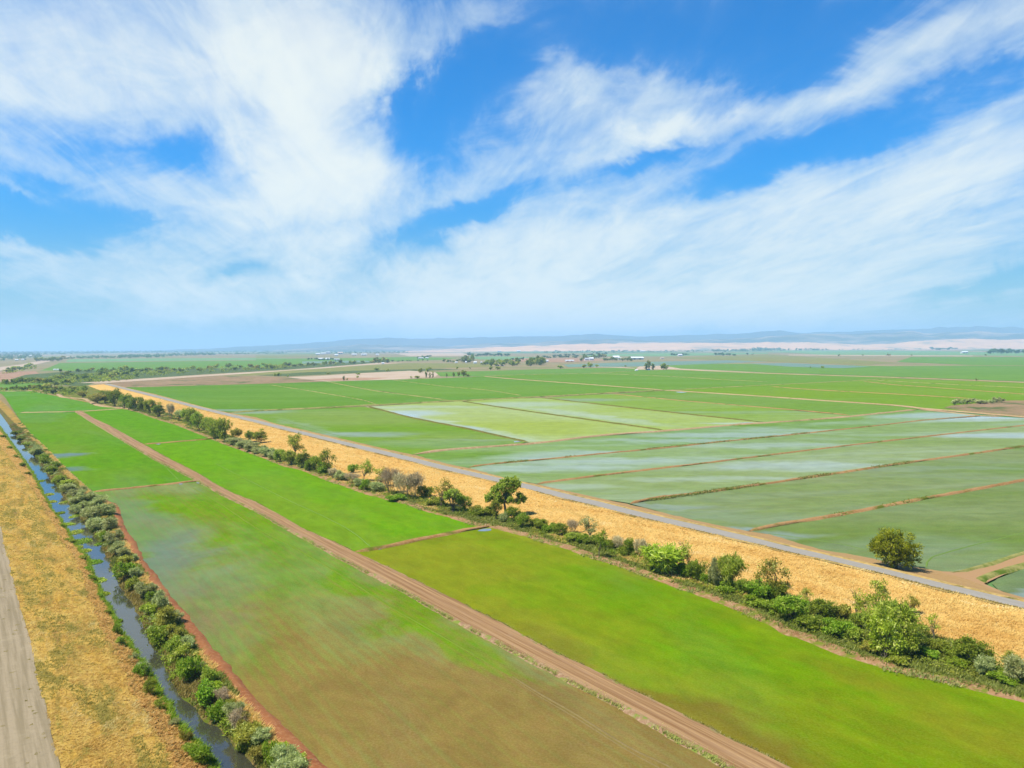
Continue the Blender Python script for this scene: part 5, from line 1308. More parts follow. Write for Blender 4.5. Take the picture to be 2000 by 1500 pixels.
# lime green mats of water weed
MATS = [(76, 940, 9, 2.4), (94, 966, 10, 2), (99, 980, 11, 2), (118, 1002, 8, 2.2), (131, 1024, 15, 2.2), (146, 1040, 14, 5), (157, 1058, 20, 6), (150, 1069, 12, 3), (163, 1076, 14, 3.6), (182, 1098, 17, 4.6), (190, 1134, 17, 5), (203, 1160, 12, 3.4), (232, 1213, 8, 2.4), (150, 1007, 9, 4), (128, 980, 7, 3), (196, 1062, 8, 3)]
for k_, (px, py, hw, hh) in enumerate(MATS):
    rng = np.random.default_rng(300 + k_)
    p = at(px, py, -1.06); s_ = mpp(p)
    a_ = hw * s_
    dep = (at(px, py - hh, -1.06) - at(px, py + hh, -1.06)).length * 0.5
    n_ = int(420 * max(0.4, a_ / 2))
    th_ = rng.uniform(0, 2 * np.pi, n_); rr_ = np.sqrt(rng.uniform(0, 1, n_))
    C = np.stack([np.cos(th_) * rr_ * a_ * rng.uniform(0.85, 1.1, n_), np.sin(th_) * rr_ * dep * (1 - 0.3 * np.cos(th_) * rr_), rng.uniform(0.02, 0.35, n_) * (1 - 0.7 * rr_)], -1)
    Vq, Fq = quads(C, 0.32, 1.8, rng, 1.5)
    o = link('water_weed', mesh_np('water_weed', Vq, Fq, tint=rng.uniform(0, 1, n_)), L_yel if k_ % 3 else L_bright)
    o.location = p
    side = 'reaching out from the dry grass side' if k_ < 13 else 'under the grey green willows'
    kk_ = k_ if k_ < 13 else k_ - 13
    tag(o, f"{ORD[kk_]} lime mat of water weed down the canal, {side}", 'water weed', 'mats of water weed in the canal')

# ---- stuff: dry grass, weeds
def tufts(name, XY, Zf, h, w_, mat, label, blades=3, lean=1.0, rng=None, tintf=None, dirb=(0.6, 0.3)):
    n = len(XY)
    rng = rng or np.random.default_rng(9)
    X = np.repeat(XY[:, 0], blades) + rng.normal(size=n * blades) * w_ * 0.8
    Y = np.repeat(XY[:, 1], blades) + rng.normal(size=n * blades) * w_ * 0.8
    Z0 = np.repeat(Zf, blades)
    hh = h * rng.uniform(0.5, 1.3, n * blades)
    a = rng.uniform(0, 2 * np.pi, n * blades)
    bx, by = np.cos(a) * w_ * 0.5, np.sin(a) * w_ * 0.5
    lx = (rng.normal(size=n * blades) * 0.5 + dirb[0]) * lean * hh; ly = (rng.normal(size=n * blades) * 0.5 + dirb[1]) * lean * hh
    V = np.stack([np.stack([X - bx, Y - by, Z0 - 0.05], -1), np.stack([X + bx, Y + by, Z0 - 0.05], -1), np.stack([X + lx + bx * 0.3, Y + ly + by * 0.3, Z0 + hh], -1)], 1).reshape(-1, 3)
    Fq = np.arange(len(V), dtype=np.int32).reshape(-1, 3)
    t = np.repeat(tintf if tintf is not None else rng.uniform(0, 1, n), blades) * (0.9 if tintf is not None else 0.6) + rng.uniform(0, 0.12 if tintf is not None else 0.4, n * blades)
    o = link(name, mesh_np(name, V, Fq, tint=np.clip(t, 0, 1)), mat)
    tag(o, label, kind='stuff')
    return o


def surf(corr, f0, f1, z0_, z1_, prof, bump, bsc, n, s_range, rng, tdist=lambda u: u, bias=1.6):
    s_ = s_range[0] + (s_range[1] - s_range[0]) * rng.uniform(0, 1, n) ** bias
    u = tdist(rng.uniform(0, 1, n))
    t = f0(s_) * (1 - u) + f1(s_) * u
    X, Y = corr.xy(s_, t)
    pr = prof(u) if prof else u
    Z = z0_ + (z1_ - z0_) * pr + bump * (vnoise(X * bsc, Y * bsc, 5) + 0.5 * vnoise(X * bsc * 2.3, Y * bsc * 2.3, 8))
    return np.stack([X, Y], -1), Z, s_, t


T_slope = m_leaf('slope_blades', col(226, 176, 96), col(244, 206, 124), col(252, 226, 164), 0.5, k=1.95)  # dry grass colour lightened to offset shade on the slope facing away
T_bank = m_leaf('bank_blades', col(228, 184, 84), col(244, 206, 106), col(252, 230, 146), 0.45, k=1.6)
T_mix = m_leaf('mixed_blades', col(170, 158, 70), col(206, 184, 88), col(232, 204, 112), 0.45, k=1.5)
T_track = m_leaf('track_blades', col(146, 146, 62), col(190, 180, 96), col(222, 212, 144), 0.45, k=1.7)
T_gold = m_leaf('dry_blades', col(222, 170, 88), col(246, 208, 126), col(255, 228, 164), 0.45, k=1.75)
T_goldg = m_leaf('olive_blades', col(158, 150, 66), col(194, 176, 88), col(226, 194, 106), 0.4, k=1.45)
T_green = m_leaf('weed_blades', col(112, 124, 34), col(152, 158, 58), col(206, 200, 116), 0.45, k=1.5)
rng = np.random.default_rng(55)
sr = (CC.st(at(112, 1520, 1))[0] - 12, 620.0)
XY, Z_, s_, t_ = surf(CC, fg, fl, 1.16, 0.9, None, 0.16, 0.4, 34000, sr, rng)
k_ = vnoise(t_ * 0.25, s_ * 0.06, 61) + 0.6 * vnoise(t_ * 0.6, s_ * 0.2, 62)
gsel = k_ > 0.12
tt_ = np.clip(0.55 + 0.5 * vnoise(t_ * 0.3, s_ * 0.07, 63) + 0.3 * vnoise(t_ * 1.2, s_ * 0.4, 64), 0, 1)
tufts('dry_grass', XY[~gsel], Z_[~gsel], 0.26, 0.15, T_bank, 'golden dry grass blades standing on the verge by the gravel road', rng=rng, tintf=tt_[~gsel], lean=1.6)
tufts('olive_weeds', XY[gsel], Z_[gsel], 0.28, 0.18, T_mix, 'olive weed patches growing through the golden verge', rng=rng)
XY, Z_, s_, t_ = surf(CC, fl, off(fwl, 0.0), 0.9, -1.1, lambda u: u ** 1.15, 0.16, 0.4, 15000, sr, rng)
tufts('dry_grass', XY, Z_, 0.4, 0.2, T_slope, 'long dry grass hanging down the slope to the water', rng=rng, dirb=(1.0, -0.6))
XY, Z_, s_, t_ = surf(CC, fl, off(fwl, 0.4), 0.9, -1.3, lambda u: u ** 1.15, 0.16, 0.4, 9000, sr, rng, tdist=lambda u: 0.8 + 0.22 * u)
tufts('water_edge_grass', XY, np.maximum(Z_, -1.1), 0.6, 0.22, L_bright, 'green fringe of grass along the waterline under the dry slope', rng=rng)
XY, Z_, s_, t_ = surf(CC, fwr, fbt, -1.1, 0.4, lambda u: u ** 0.8, 0.16, 0.4, 22000, sr, rng)
k_ = vnoise(t_ * 0.4, s_ * 0.1, 71) > 0.0
tufts('bank_undergrowth', XY[k_], Z_[k_], 0.6, 0.26, T_green, 'green undergrowth between the canal bank shrubs', rng=rng)
tufts('bank_undergrowth', XY[~k_], Z_[~k_], 0.6, 0.24, T_goldg, 'straw coloured undergrowth between the canal bank shrubs', rng=rng)
XY, Z_, s_, t_ = surf(CC, fbt, fbl, 0.4, 0.8, None, 0.16, 0.4, 16000, sr, rng)
k_ = vnoise(t_ * 0.5, s_ * 0.12, 73) > -0.1
tufts('shoulder_grass', XY[k_], Z_[k_], 0.5, 0.2, T_gold, 'straw grass on the shoulder beside the red earth berm', rng=rng)
tufts('shoulder_weeds', XY[~k_], Z_[~k_], 0.5, 0.24, T_green, 'yellow green weeds on the shoulder beside the red earth berm', rng=rng)
# levee slope
lr = (LC.st(at(2000, 1230, 1))[0] - 15, 900.0)
XY, Z_, s_, t_ = surf(LC, off(frn, -sgn * 0.5), fto, 2.15, 0.4, lambda u: 1 - (1 - u) ** 1.25, 0.16, 0.22, 42000, lr, rng, bias=1.8)
tn = np.clip(0.5 + 0.5 * vnoise(t_ * 0.22 + s_ * 0.06, s_ * 0.05, 81) + 0.35 * vnoise(t_ * 0.9 + s_ * 0.2, s_ * 0.22, 82), 0, 1)
tufts('dry_grass', XY, Z_, 0.34, 0.26, T_gold, 'windblown golden dry grass covering the levee slope', rng=rng, tintf=tn, lean=1.8)
XY, Z_, s_, t_ = surf(LC, fto, ffd, 0.4, 0.18, None, 0.22, 0.25, 34000, lr, rng, bias=1.8)
k_ = vnoise(t_ * 0.2, s_ * 0.06, 83) + 0.5 * vnoise(t_ * 0.5, s_ * 0.2, 84)
tufts('undergrowth', XY[k_ > -0.1], Z_[k_ > -0.1], 0.6, 0.34, T_green, 'green undergrowth beneath the tree row', rng=rng)
tufts('undergrowth', XY[k_ < -0.35], Z_[k_ < -0.35], 0.5, 0.26, T_gold, 'straw undergrowth beneath the tree row', rng=rng)
# pale weeds along the rice edge, and along the dirt track
S_ = lr[0] + (lr[1] - lr[0]) * rng.uniform(0, 1, 2000) ** 1.8
cl_ = vnoise(S_ * 0.11, S_ * 0, 91) > 0.1
S_ = S_[cl_]
t_ = ffd(S_) - sgn * rng.uniform(0.4, 2.6, len(S_))
X, Y = LC.xy(S_, t_)
tufts('pale_weeds', np.stack([X, Y], -1), np.full(len(X), 0.32), 0.4, 0.3, m_leaf('pale_weed', col(140, 156, 60), col(196, 200, 110), col(236, 236, 180), k=1.6), 'pale flowering weeds along the rim of the lower rice field', rng=rng)
for nm, f_, dd, lb, gate in (('track_weeds', frl, q, 'weeds along the canal side edge of the dirt track', -0.3), ('track_weeds', frr, -q, 'weeds along the tree row side edge of the dirt track', -0.1)):
    S_ = (ra + 10) + (560) * rng.uniform(0, 1, 7000) ** 1.7
    S_ = S_[vnoise(S_ * 0.09, S_ * 0 + dd, 93) + 0.6 * vnoise(S_ * 0.4, S_ * 0, 94) > gate]
    X, Y = RC.xy(S_, f_(S_) + dd * np.abs(rng.normal(size=len(S_))) * 0.6)
    tufts(nm, np.stack([X, Y], -1), np.full(len(X), 0.2), 0.34 if dd == q else 0.22, 0.24, T_track, lb, rng=rng)
# weeds on road shoulders
S_ = lr[0] + (500) * rng.uniform(0, 1, 4200) ** 1.5
S_ = S_[vnoise(S_ * 0.12, S_ * 0, 97) > -0.1]
X, Y = LC.xy(S_, frn(S_) - sgn * rng.uniform(0.1, 0.9, len(S_)))
tufts('verge_weeds', np.stack([X, Y], -1), np.full(len(X), 2.17), 0.28, 0.22, T_goldg, 'low dull green weeds along the edge of the paved levee road', rng=rng)
S_ = sr[0] + 300 * rng.uniform(0, 1, 70) ** 1.4
X, Y = CC.xy(S_, fg(S_) - np.abs(rng.normal(size=len(S_))) * 2.4 - 0.2)
XY = np.repeat(np.stack([X, Y], -1), 10, 0) + rng.normal(size=(len(X) * 10, 2)) * 0.16
tufts('road_weeds', XY, np.full(len(XY), 1.22), 0.08, 0.12, T_mix, 'scattered small weeds on the edge of the gravel road', rng=rng)
# berm weeds in paddies
for nm, pts, n_, lb in (('berm_weeds', [(1230, 984), (1400, 959), (1565, 935), (1760, 906), (2000, 872)], 2600, 'weeds on the third long berm of the flooded strips'), ('berm_weeds', [(1464, 1037), (1540, 1022), (1610, 1011), (1790, 977), (2000, 938)], 500, 'few weeds on the red brown berm behind the round tree'),
                        ('berm_weeds', [(916, 913), (980, 905), (1180, 886), (1400, 864), (1700, 833)], 1500, 'weeds on the berm nearest the tan road')):
    C = catmull([at(x, y, 0) for x, y in pts], 0.5)
    i_ = rng.integers(0, len(C), n_)
    i_ = i_[vnoise(i_ * 0.03, i_ * 0, len(lb)) > 0.0]
    XY = C[i_] + rng.normal(size=(len(i_), 2)) * 0.8
    tufts(nm, XY, np.full(len(XY), 0.35), 0.5, 0.4, T_green, lb, rng=rng)

# low tangled scrub that knits the tree row and the canal bank together
def scrub(name, corr, f0, f1, prof, z0_, z1_, n, s_range, hgt, mat, label, seed, u0=0.2, u1=0.8, gate=-0.2, leaf=0.3):
    rng = np.random.default_rng(seed)
    s_ = s_range[0] + (s_range[1] - s_range[0]) * rng.uniform(0, 1, n) ** 1.5
    s_ = s_[vnoise(s_ * 0.06, s_ * 0 + seed, seed) > gate]
    n = len(s_)
    u = rng.uniform(u0, u1, n)
    t = f0(s_) * (1 - u) + f1(s_) * u
    X, Y = corr.xy(s_, t)
    Z = z0_ + (z1_ - z0_) * (prof(u) if prof else u)
    m_ = 46
    H_ = hgt * rng.uniform(0.5, 1.4, n); W_ = H_ * rng.uniform(0.9, 1.8, n)
    dd = rng.normal(size=(n, m_, 3)); dd /= np.linalg.norm(dd, axis=2)[:, :, None]; dd[:, :, 2] = np.abs(dd[:, :, 2])
    C = np.stack([X, Y, Z], -1)[:, None, :] + dd * np.stack([W_, W_, H_], -1)[:, None, :] * rng.uniform(0.45, 1.05, (n, m_, 1))
    V, Fq = quads(C.reshape(-1, 3), leaf, 1.6, rng, 0.8)
    tt = np.clip(np.repeat(rng.uniform(0, 0.6, n), m_) + rng.uniform(0, 0.4, n * m_), 0, 1)
    o = link(name, mesh_np(name, V, Fq, tint=tt), mat)
    tag(o, label, kind='stuff')
scrub('low_scrub', LC, fto, ffd, None, 0.4, 0.2, 420, (lr[0], 620), 1.5, L_mid, 'low tangled green scrub knitting the tree row together', 301)
scrub('low_scrub', LC, fto, ffd, None, 0.4, 0.2, 300, (lr[0], 620), 1.7, L_dark, 'darker low scrub on the levee side of the tree row', 302, 0.1, 0.6)  # own darker leaf colour, set nearer the levee toe
scrub('low_scrub', LC, fto, ffd, None, 0.4, 0.2, 160, (lr[0], 700), 1.2, L_olive, 'olive low scrub at the open edge of the tree row', 303, 0.4, 0.85)
scrub('bank_scrub', CC, fwr, fbt, lambda u: u ** 0.8, -1.1, 0.4, 420, (sr[0], 520), 0.9, L_mid, 'low tangled green scrub filling the canal bank', 304, 0.1, 1.0)
scrub('bank_scrub', CC, fwr, fbt, lambda u: u ** 0.8, -1.1, 0.4, 300, (sr[0], 520), 0.9, L_grey, 'low grey green scrub filling the canal bank', 305, 0.1, 1.0)
scrub('bank_scrub', CC, fbt, fbl, None, 0.4, 0.8, 240, (sr[0], 520), 0.6, L_olive, 'low olive scrub on the shoulder above the canal bank', 306, 0.0, 0.8)
# ================================================================== far trees
F1 = [  # px, py, h, w, kind, label
    (1267, 720, 16, 8, 'fartall', 'tallest tree of the lone farmyard, by a white shed'), (1275, 722, 12, 9, 'fartall', 'middle tree of the lone farmyard, right of the white shed'), (1262, 722.5, 13, 9, 'fartall', 'narrow dark tree left of the lone farmyard shed'),
    (1295, 722, 12, 10, 'far', 'left one of the paired round trees past the lone farmyard'), (1301, 722, 12, 9, 'far', 'right one of the paired round trees past the lone farmyard'),
    (832, 738, 12, 5, 'fartall', 'first dark narrow cypress behind the sandy ground'), (839, 738, 10, 5, 'fartall', 'second dark narrow cypress behind the sandy ground'), (845, 738, 12, 4.5, 'fartall', 'third dark narrow cypress behind the sandy ground'),
    (886, 736, 9, 5, 'fartall', 'slim tree left of the clump behind the green field edge'), (896, 735, 9, 6, 'far', 'small tree left of the big one by the green field edge'), (906, 735, 12, 11, 'far', 'bigger round tree at the near edge of the green field'), (914, 735, 5, 12, 'far', 'low bush right of the bigger round tree'),
    (872, 736, 7, 4, 'fartall', 'tiny lone slim tree on the sandy edge'), (672, 743, 9, 6, 'fartall', 'dark upright shrub at the top edge of the dark green paddy'), (678, 743, 4, 4, 'far', 'tiny bush next to the dark upright shrub'),
    (736, 724, 6, 10, 'far', 'round bush in the olive pasture'), (757, 726, 5, 7, 'far', 'small bush on the sandy ground'), (820, 728, 9, 11, 'far', 'pale tree above the sandy ground'), (835, 727, 8, 7, 'far', 'small round tree right of the pale one'), (803, 739, 4, 6, 'far', 'low bush left of the cypresses'), (815, 739, 5, 10, 'far', 'pale low bushes left of the cypresses'), (699, 732, 4, 8, 'far', 'flat bush on the pasture rim'), (698, 738, 4, 6, 'far', 'low scrub on the sandy patch'),
    (641, 731, 4, 8, 'far', 'flat green bush in the pasture'), (537, 735, 6, 6, 'far', 'dark bush left in the marsh edge'), (544, 735, 7, 8, 'far', 'dark bush right in the marsh edge'), (562, 737, 5, 4, 'far', 'tiny bush at the marsh edge'), (840, 722, 5, 10, 'far', 'faint pale bush behind the pasture'),
    (958, 722, 6, 9, 'far', 'left one of the two round bushes beyond the green field'), (972, 722, 6, 10, 'far', 'right one of the two round bushes beyond the green field'), (893, 722, 6, 5, 'far', 'small tree in the brown strip'), (918, 721, 4, 4, 'far', 'tiny bush in the brown strip'),
    (1095, 720, 6, 14, 'far', 'low bush on the pasture near the flooded field'), (1140, 718, 6, 11, 'far', 'left bush before the pale flooded field'), (1153, 717, 9, 12, 'far', 'taller bush before the pale flooded field'), (1166, 717, 5, 10, 'far', 'low bush right of the taller one'),
    (1222, 716.5, 3, 5, 'far', 'tiny bush by the pale lane'), (1907, 744, 5, 6, 'far', 'tiny lone dark bush on the far farm road'), (1583, 719, 3, 3, 'far', 'tiny left bush in the marshy field'), (1606, 719, 4, 6, 'far', 'tiny right bush in the marshy field'),
    (1638, 695, 3, 6, 'far', 'tiny bush on the thin tan road'), (1685, 695, 3, 4, 'far', 'tiny second bush on the thin tan road'), (1735, 695, 4, 8, 'far', 'bush cluster on the thin tan road'), (1780, 695, 3, 4, 'far', 'last tiny bush on the thin tan road'), (1925, 695, 4, 5, 'far', 'dark bush before the right hand farm'),
    (558, 715, 8, 11, 'far', 'round tree above the scrub by the far levee'), (692, 711, 7, 10, 'far', 'dark tree by the pale far levee'), (708, 710, 6, 9, 'far', 'paler tree by the pale far levee'), (424, 716, 6, 9, 'far', 'lone tree in the green field corner')]
for px, py, h, w_, kd, lb in F1:
    plant('distant_tree', 'tree', kd, px, py, h, w_, L_dark if kd == 'fartall' else L_mid, lb, z=0.1)

BANDS = [  # x0, y0, x1, y1, spread y, n, h, w, label / group
    (0, 751, 85, 746, 1.5, 8, 9, 14, 'bushy dark tree in the line behind the narrow green field', 'd'),
    (0, 763, 95, 762, 1.2, 12, 8, 10, 'bushy tree in the line along the top of the first rice field', 'd'),
    (85, 752, 250, 728, 7, 22, 9, 14, 'bushy tree in the scrub belt around the levee bend', 'm'),
    (60, 762, 165, 768, 6, 14, 9, 14, 'bushy tree in the thicket at the tip of the levee', 'd'),
    (100, 740, 330, 728, 5, 14, 8, 13, 'scattered tree in the scrub belt before the large distant green field', 'd'),
    (110, 727, 250, 724, 1.2, 9, 6, 10, 'hedge tree at the rim of the large distant green field', 'd'),
    (240, 730, 560, 716, 4, 20, 7, 11, 'scattered tree in the scrub belt beyond the pale levee', 'm'),
    (500, 721, 690, 709, 1.4, 14, 7, 10, 'tree in the hedge row following the pale far levee', 'd'),
    (10, 727, 60, 717, 2.5, 12, 6, 10, 'bush on the knoll by the distant canal bend', 'm'),
    (70, 707, 122, 704, 2.5, 12, 7, 10, 'dark tree in the distant clump at the corner of the green field', 'd'),
    (725, 707, 760, 709, 2.2, 12, 8, 9, 'dark tree of the copse in the middle distance, above the pasture', 'd'),
    (900, 708, 925, 705, 2, 9, 10, 11, 'dark tree of the grove beside the white sheds', 'd'),
    (940, 712, 1000, 712, 3.5, 14, 9, 11, 'green tree in the farm grove right of the white sheds', 'm'),
    (1000, 712, 1015, 711, 3, 5, 9, 9, 'tree joining the two farm groves', 'm'),
    (1030, 713, 1060, 711, 2, 9, 14, 13, 'large grey green tree of the tall grove in mid distance', 'd'),
    (915, 696, 995, 696, 1.4, 12, 6, 8, 'blue green tree in the distant farm grove', 'f'),
    (1135, 704, 1180, 700, 2.5, 10, 8, 9, 'tree behind the white barns', 'd'), (1180, 704, 1235, 704, 1.5, 12, 6, 7, 'tree among the white barns', 'd'),
    (1060, 699, 1130, 698, 1.5, 10, 4, 8, 'hedge tree left of the white barns', 'f'), (1080, 697, 1190, 692, 1.5, 12, 4, 8, 'distant hedge tree beyond the white barns', 'f'),
    (1310, 695, 1345, 694, 0.8, 7, 4, 6, 'tree round the little white house in the distance', 'f'), (1395, 694, 1440, 694, 0.8, 8, 5, 8, 'tree of the small dark distant clump', 'f'), (1455, 693, 1475, 693, 0.5, 2, 3, 5, 'tiny bush right of the small dark clump', 'f'),
    (1930, 691, 2010, 689, 1.4, 10, 8, 11, 'dark tree of the farm grove near the right frame edge', 'f'), (1820, 683, 1900, 682, 0.8, 12, 4, 9, 'distant tree of the hedge before the right hand foothills', 'f'),
    (600, 703, 660, 703, 0.8, 9, 3.5, 6, 'tiny tree among the distant farm roofs', 'f'), (865, 707, 895, 707, 0.8, 6, 5, 5, 'small tree left of the grove with the white sheds', 'd'), (815, 700, 840, 697, 1, 6, 4, 7, 'small tree round the distant sheds', 'f'),
    (1000, 703, 1025, 703, 0.6, 3, 4, 9, 'grey bush on the brown strip beyond the groves', 'f'), (760, 706, 840, 704, 0.6, 8, 2.5, 5, 'tiny bush in the line along the tan field', 'f'),
    (1860, 789, 1960, 784, 2.5, 16, 9, 14, 'grey green bush of the thicket beside the long tan road', 'g')]
for x0_, y0_, x1_, y1_, sp_, n_, h, w_, lb, c_ in BANDS:
    for k_ in range(n_):
        f_ = (k_ + random.uniform(0.1, 0.9)) / n_
        px = x0_ + (x1_ - x0_) * f_; py = y0_ + (y1_ - y0_) * f_ + random.uniform(-sp_, sp_)
        g_ = random.uniform(0.65, 1.25)
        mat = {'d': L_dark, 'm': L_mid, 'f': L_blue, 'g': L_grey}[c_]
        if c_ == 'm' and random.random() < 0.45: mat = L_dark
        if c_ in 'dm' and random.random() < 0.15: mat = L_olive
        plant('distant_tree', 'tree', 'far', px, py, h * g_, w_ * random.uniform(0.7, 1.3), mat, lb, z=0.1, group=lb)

# far-off wood that reads as one mass: many small crowns in one mesh
def wood(name, spans, label, mat, seed=1):
    rng = np.random.default_rng(seed)
    VV, FF, TT_ = [], [], []
    n0 = 0
    for (x0_, y0_, x1_, y1_, sp_, n_, hpx) in spans:
        for k_ in range(n_):
            px = rng.uniform(x0_, x1_); f_ = (px - x0_) / max(1e-6, x1_ - x0_)
            py = y0_ + (y1_ - y0_) * f_ + rng.uniform(-sp_, sp_)
            p = np.array(at(px, py, 0)); s_ = p[1] / FOC
            H_ = hpx * s_ * rng.uniform(0.6, 1.3); W_ = H_ * rng.uniform(0.9, 2.6)
            m_ = 26
            dd = rng.normal(size=(m_, 3)); dd /= np.linalg.norm(dd, axis=1)[:, None]
            C = p + dd * np.array([W_ * 0.5, W_ * 0.5, H_ * 0.42]) * rng.uniform(0.5, 1, (m_, 1)) + np.array([0, 0, H_ * 0.5])
            V, Fq = quads(C, H_ * 0.42, 1.5, rng, 0.8)
            VV.append(V); FF.append(Fq + n0); n0 += len(V); TT_.append(rng.uniform(0, 1, m_) * 0.6 + rng.uniform(0, 0.4))
    o = link(name, mesh_np(name, np.concatenate(VV), np.concatenate(FF), tint=np.concatenate(TT_)), mat)
    tag(o, label, kind='stuff')
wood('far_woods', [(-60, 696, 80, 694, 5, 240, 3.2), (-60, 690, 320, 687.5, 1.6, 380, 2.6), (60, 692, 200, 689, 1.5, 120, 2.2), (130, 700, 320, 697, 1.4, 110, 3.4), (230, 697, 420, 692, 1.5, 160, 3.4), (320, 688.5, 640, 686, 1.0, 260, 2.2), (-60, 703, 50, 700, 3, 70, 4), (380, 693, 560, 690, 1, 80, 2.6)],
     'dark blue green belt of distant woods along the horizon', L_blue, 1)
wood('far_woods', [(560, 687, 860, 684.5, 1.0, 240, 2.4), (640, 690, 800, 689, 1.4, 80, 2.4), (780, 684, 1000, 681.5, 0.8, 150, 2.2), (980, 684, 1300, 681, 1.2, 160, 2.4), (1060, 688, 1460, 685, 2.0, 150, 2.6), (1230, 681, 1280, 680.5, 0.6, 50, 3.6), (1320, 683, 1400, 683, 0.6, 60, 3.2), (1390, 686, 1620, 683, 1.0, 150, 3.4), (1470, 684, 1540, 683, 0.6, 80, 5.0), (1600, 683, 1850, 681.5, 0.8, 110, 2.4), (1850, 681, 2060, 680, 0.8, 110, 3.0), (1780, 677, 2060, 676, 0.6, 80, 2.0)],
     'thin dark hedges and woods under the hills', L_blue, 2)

wood('scrub_thicket', [(85, 752, 250, 728, 7, 190, 4.5), (60, 762, 165, 768, 6, 90, 4.5), (100, 740, 330, 728, 5, 120, 4), (240, 730, 560, 716, 5, 190, 3.6), (150, 745, 260, 738, 4, 80, 4), (0, 750, 90, 747, 2, 50, 4), (10, 728, 70, 718, 3, 40, 3.4), (0, 763, 100, 762, 1.5, 40, 3.5), (500, 721, 690, 709, 1.8, 70, 3.4)],
     'thick low green scrub filling the ground around the levee bend', L_mid, 3)

# ================================================================== far buildings
white, nt, b = material('white_wall'); b.inputs['Base Color'].default_value = (0.55, 0.54, 0.51, 1)
roofw, nt, b = material('pale_metal_roof'); b.inputs['Base Color'].default_value = (0.50, 0.51, 0.52, 1); b.inputs['Roughness'].default_value = 0.45
roofr, nt, b = material('tan_roof'); b.inputs['Base Color'].default_value = (0.42, 0.30, 0.24, 1)
roofg, nt, b = material('grey_roof'); b.inputs['Base Color'].default_value = (0.30, 0.31, 0.33, 1)
doorm, nt, b = material('dark_opening'); b.inputs['Base Color'].default_value = (0.06, 0.055, 0.05, 1)


def building(name, px, py, wpx, hpx, roof, label, cat='barn', deep=0.6, rz=0.15):
    p = at(px, py, 0.0); s_ = mpp(p)
    Wb = wpx * s_; Hb = hpx * s_; Db = max(8, Wb * deep)
    ev = Hb * 0.62
    root = bpy.data.objects.new(name, None); COL.objects.link(root)
    root.location = p; root.rotation_euler = (0, 0, rz)
    w2, d2 = Wb / 2, Db / 2
    V = [(-w2, -d2, -0.5), (w2, -d2, -0.5), (w2, d2, -0.5), (-w2, d2, -0.5), (-w2, -d2, ev), (w2, -d2, ev), (w2, d2, ev), (-w2, d2, ev), (-w2, 0, Hb * 0.97), (w2, 0, Hb * 0.97)]
    me = bpy.data.meshes.new('wall')
    me.from_pydata(V, [], [[0, 1, 5, 4], [1, 2, 6, 9, 5], [2, 3, 7, 6], [3, 0, 4, 8, 7]]); me.update()
    link('wall', me, white, root)
    o_ = 0.05 * Wb; t = 0.05 * Hb
    a_, c_, e_ = w2 + o_, d2 + o_ * 0.6, ev - 0.04 * Hb
    V = [(-a_, -c_, e_), (a_, -c_, e_), (a_, 0, Hb), (-a_, 0, Hb), (-a_, c_, e_), (a_, c_, e_)]
    V += [(x, y, z + t) for x, y, z in V]
    me = bpy.data.meshes.new('roof')
    me.from_pydata(V, [], [[0, 3, 2, 1], [3, 4, 5, 2], [6, 7, 8, 9], [9, 8, 11, 10], [0, 1, 7, 6], [4, 10, 11, 5], [0, 6, 9, 3], [3, 9, 10, 4], [1, 2, 8, 7], [2, 5, 11, 8]]); me.update()
    link('roof', me, roof, root)
    if wpx >= 9:
        for k_ in (-0.25, 0.22):
            me = bpy.data.meshes.new('door')
            x0_, x1_ = Wb * (k_ - 0.09), Wb * (k_ + 0.09)
            V = [(x0_, -d2 - 0.15, 0), (x1_, -d2 - 0.15, 0), (x1_, -d2 - 0.15, ev * 0.7), (x0_, -d2 - 0.15, ev * 0.7)]
            V += [(x, y + 0.14, z) for x, y, z in V]
            me.from_pydata(V, [], [[0, 1, 2, 3], [1, 5, 6, 2], [3, 2, 6, 7], [0, 3, 7, 4], [0, 4, 5, 1]]); me.update()
            link('door', me, doorm, root)
    tag(root, label, cat)


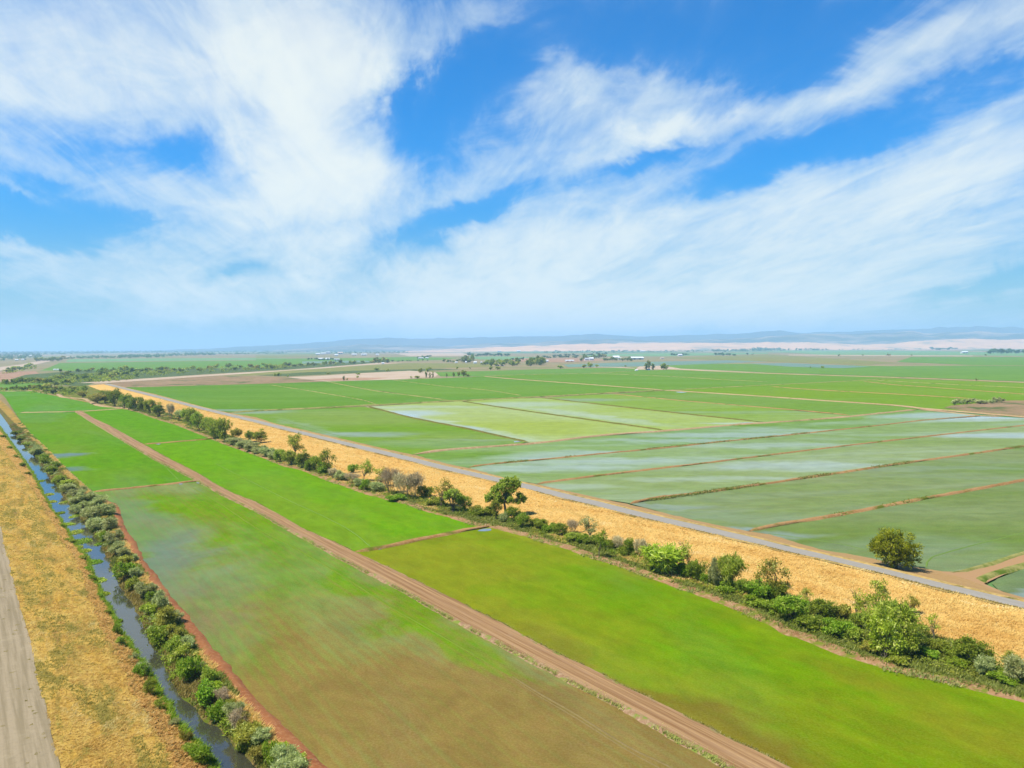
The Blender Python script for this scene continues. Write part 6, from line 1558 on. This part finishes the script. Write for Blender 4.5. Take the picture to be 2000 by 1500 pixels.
BLD = [('barn', 1203, 702, 12, 7, roofw, 'white gabled barn in the middle of the distant farm'), ('long_barn', 1243, 702, 24, 5, roofw, 'long low white roofed barn at the right end of the distant farm'), ('farmhouse', 1146, 704, 8, 5, roofg, 'small white house at the left end of the distant farm'),
       ('farmhouse', 1155, 704, 8, 6, roofw, 'white house among trees, second from the left end of the distant farm'), ('shed', 1190, 703, 6, 4, roofr, 'little tan shed left of the gabled barn'), ('shed', 1211, 703, 8, 4.5, roofw, 'white shed hidden behind trees right of the gabled barn'), ('shed', 1112, 706, 16, 3, roofw, 'row of low pale sheds left of the distant farm'),
       ('shed', 1267, 722.5, 6, 2.2, roofw, 'low white shed of the lone farmyard'), ('trailer', 1243, 724, 5, 2.2, roofw, 'small white trailer at the pale lane'), ('barn', 951, 711, 8, 5.5, roofw, 'bright white barn at the left of the farm grove'), ('silo_shed', 940, 711, 3, 5, roofg, 'narrow white shed beside the bright barn'),
       ('farmhouse', 928, 710, 6, 4, roofw, 'white house left of the narrow shed'), ('farmhouse', 910, 709, 3, 3.5, roofw, 'tiny white shed under the dark grove'), ('shed', 891, 709, 5, 2.4, roofw, 'low pale shed left of the dark grove'), ('shed', 978, 714.5, 13, 2, roofr, 'long low yellowish shed under the green grove'), ('farmhouse', 1068, 707, 6, 4, roofw, 'pale house right of the tall grove'),
       ('barn', 627, 703, 9, 4, roofw, 'white roofed barn, left of two among distant farm roofs'), ('barn', 640, 703, 8, 4, roofw, 'white roofed barn, right of two among distant farm roofs'), ('barn', 657, 695, 7, 3, roofw, 'tiny bright white barn above the distant roofs'), ('greenhouse', 658, 704, 10, 3.5, roofg, 'grey roofed greenhouse right of the distant roofs'),
       ('warehouse', 621, 693, 8, 3, roofw, 'small white warehouse at the town edge, left'), ('warehouse', 632, 692, 8, 3, roofw, 'second small white warehouse at the town edge'), ('warehouse', 641, 691, 8, 4.5, roofg, 'taller pale warehouse at the town edge'), ('warehouse', 665, 691.5, 9, 4, roofr, 'tan warehouse at the town edge'), ('warehouse', 692, 694, 9, 3, roofw, 'white shed right of the tan warehouse'),
       ('warehouse', 711, 694, 10, 3, roofw, 'white warehouse further right on the plain'), ('warehouse', 737, 694, 6, 2.6, roofw, 'tiny pale shed at the end of the town edge'), ('shed', 822, 700.5, 9, 2.2, roofw, 'long low white shed round small trees'), ('shed', 834, 700, 6, 2.2, roofw, 'short white shed next to the long low one'), ('barn', 748, 711, 5, 3, roofw, 'white barn under the middle distance copse'),
       ('barn', 1013, 687, 7, 2.4, roofw, 'tiny white barn before the foothills'), ('barn', 975, 687.5, 7, 2.4, roofg, 'tiny grey barn before the foothills'), ('barn', 1328, 695.5, 8, 4, roofw, 'little white house in the distant round of trees'), ('barn', 1883, 690, 12, 4, roofw, 'white barn on the plain before the right hand farm'), ('barn', 1293, 700.5, 7, 2, roofr, 'small tan shed on the brown pasture'),
       ('silo', 1936, 686, 3, 6, roofw, 'white silo shed in the right hand farm grove'), ('shed', 1990, 687, 12, 2.5, roofw, 'low pale building at the right frame edge'), ('shed', 107, 723, 4, 2.4, roofw, 'left white pump shed by the large distant green field'), ('shed', 113, 723, 4, 2.4, roofw, 'right white pump shed by the large distant green field'),
       ('farmhouse', 60, 696, 4, 2.4, roofw, 'tiny white house in the distant woods'), ('farmhouse', 33, 704, 6, 2.4, roofw, 'white building at the foot of the distant woods, left'), ('farmhouse', 45, 703.5, 5, 2.4, roofw, 'white building at the foot of the distant woods, right'), ('warehouse', 1255, 687, 9, 2, roofw, 'pale low building below the tan foothills'), ('tower', 1310, 680, 3, 4.5, roofw, 'white tower below the tan foothills')]
for nm, px, py, wp, hp, rf, lb in BLD:
    building(nm, px, py, wp, hp, rf, lb, 'building' if nm in ('farmhouse', 'warehouse', 'greenhouse', 'tower') else nm.replace('_', ' '))
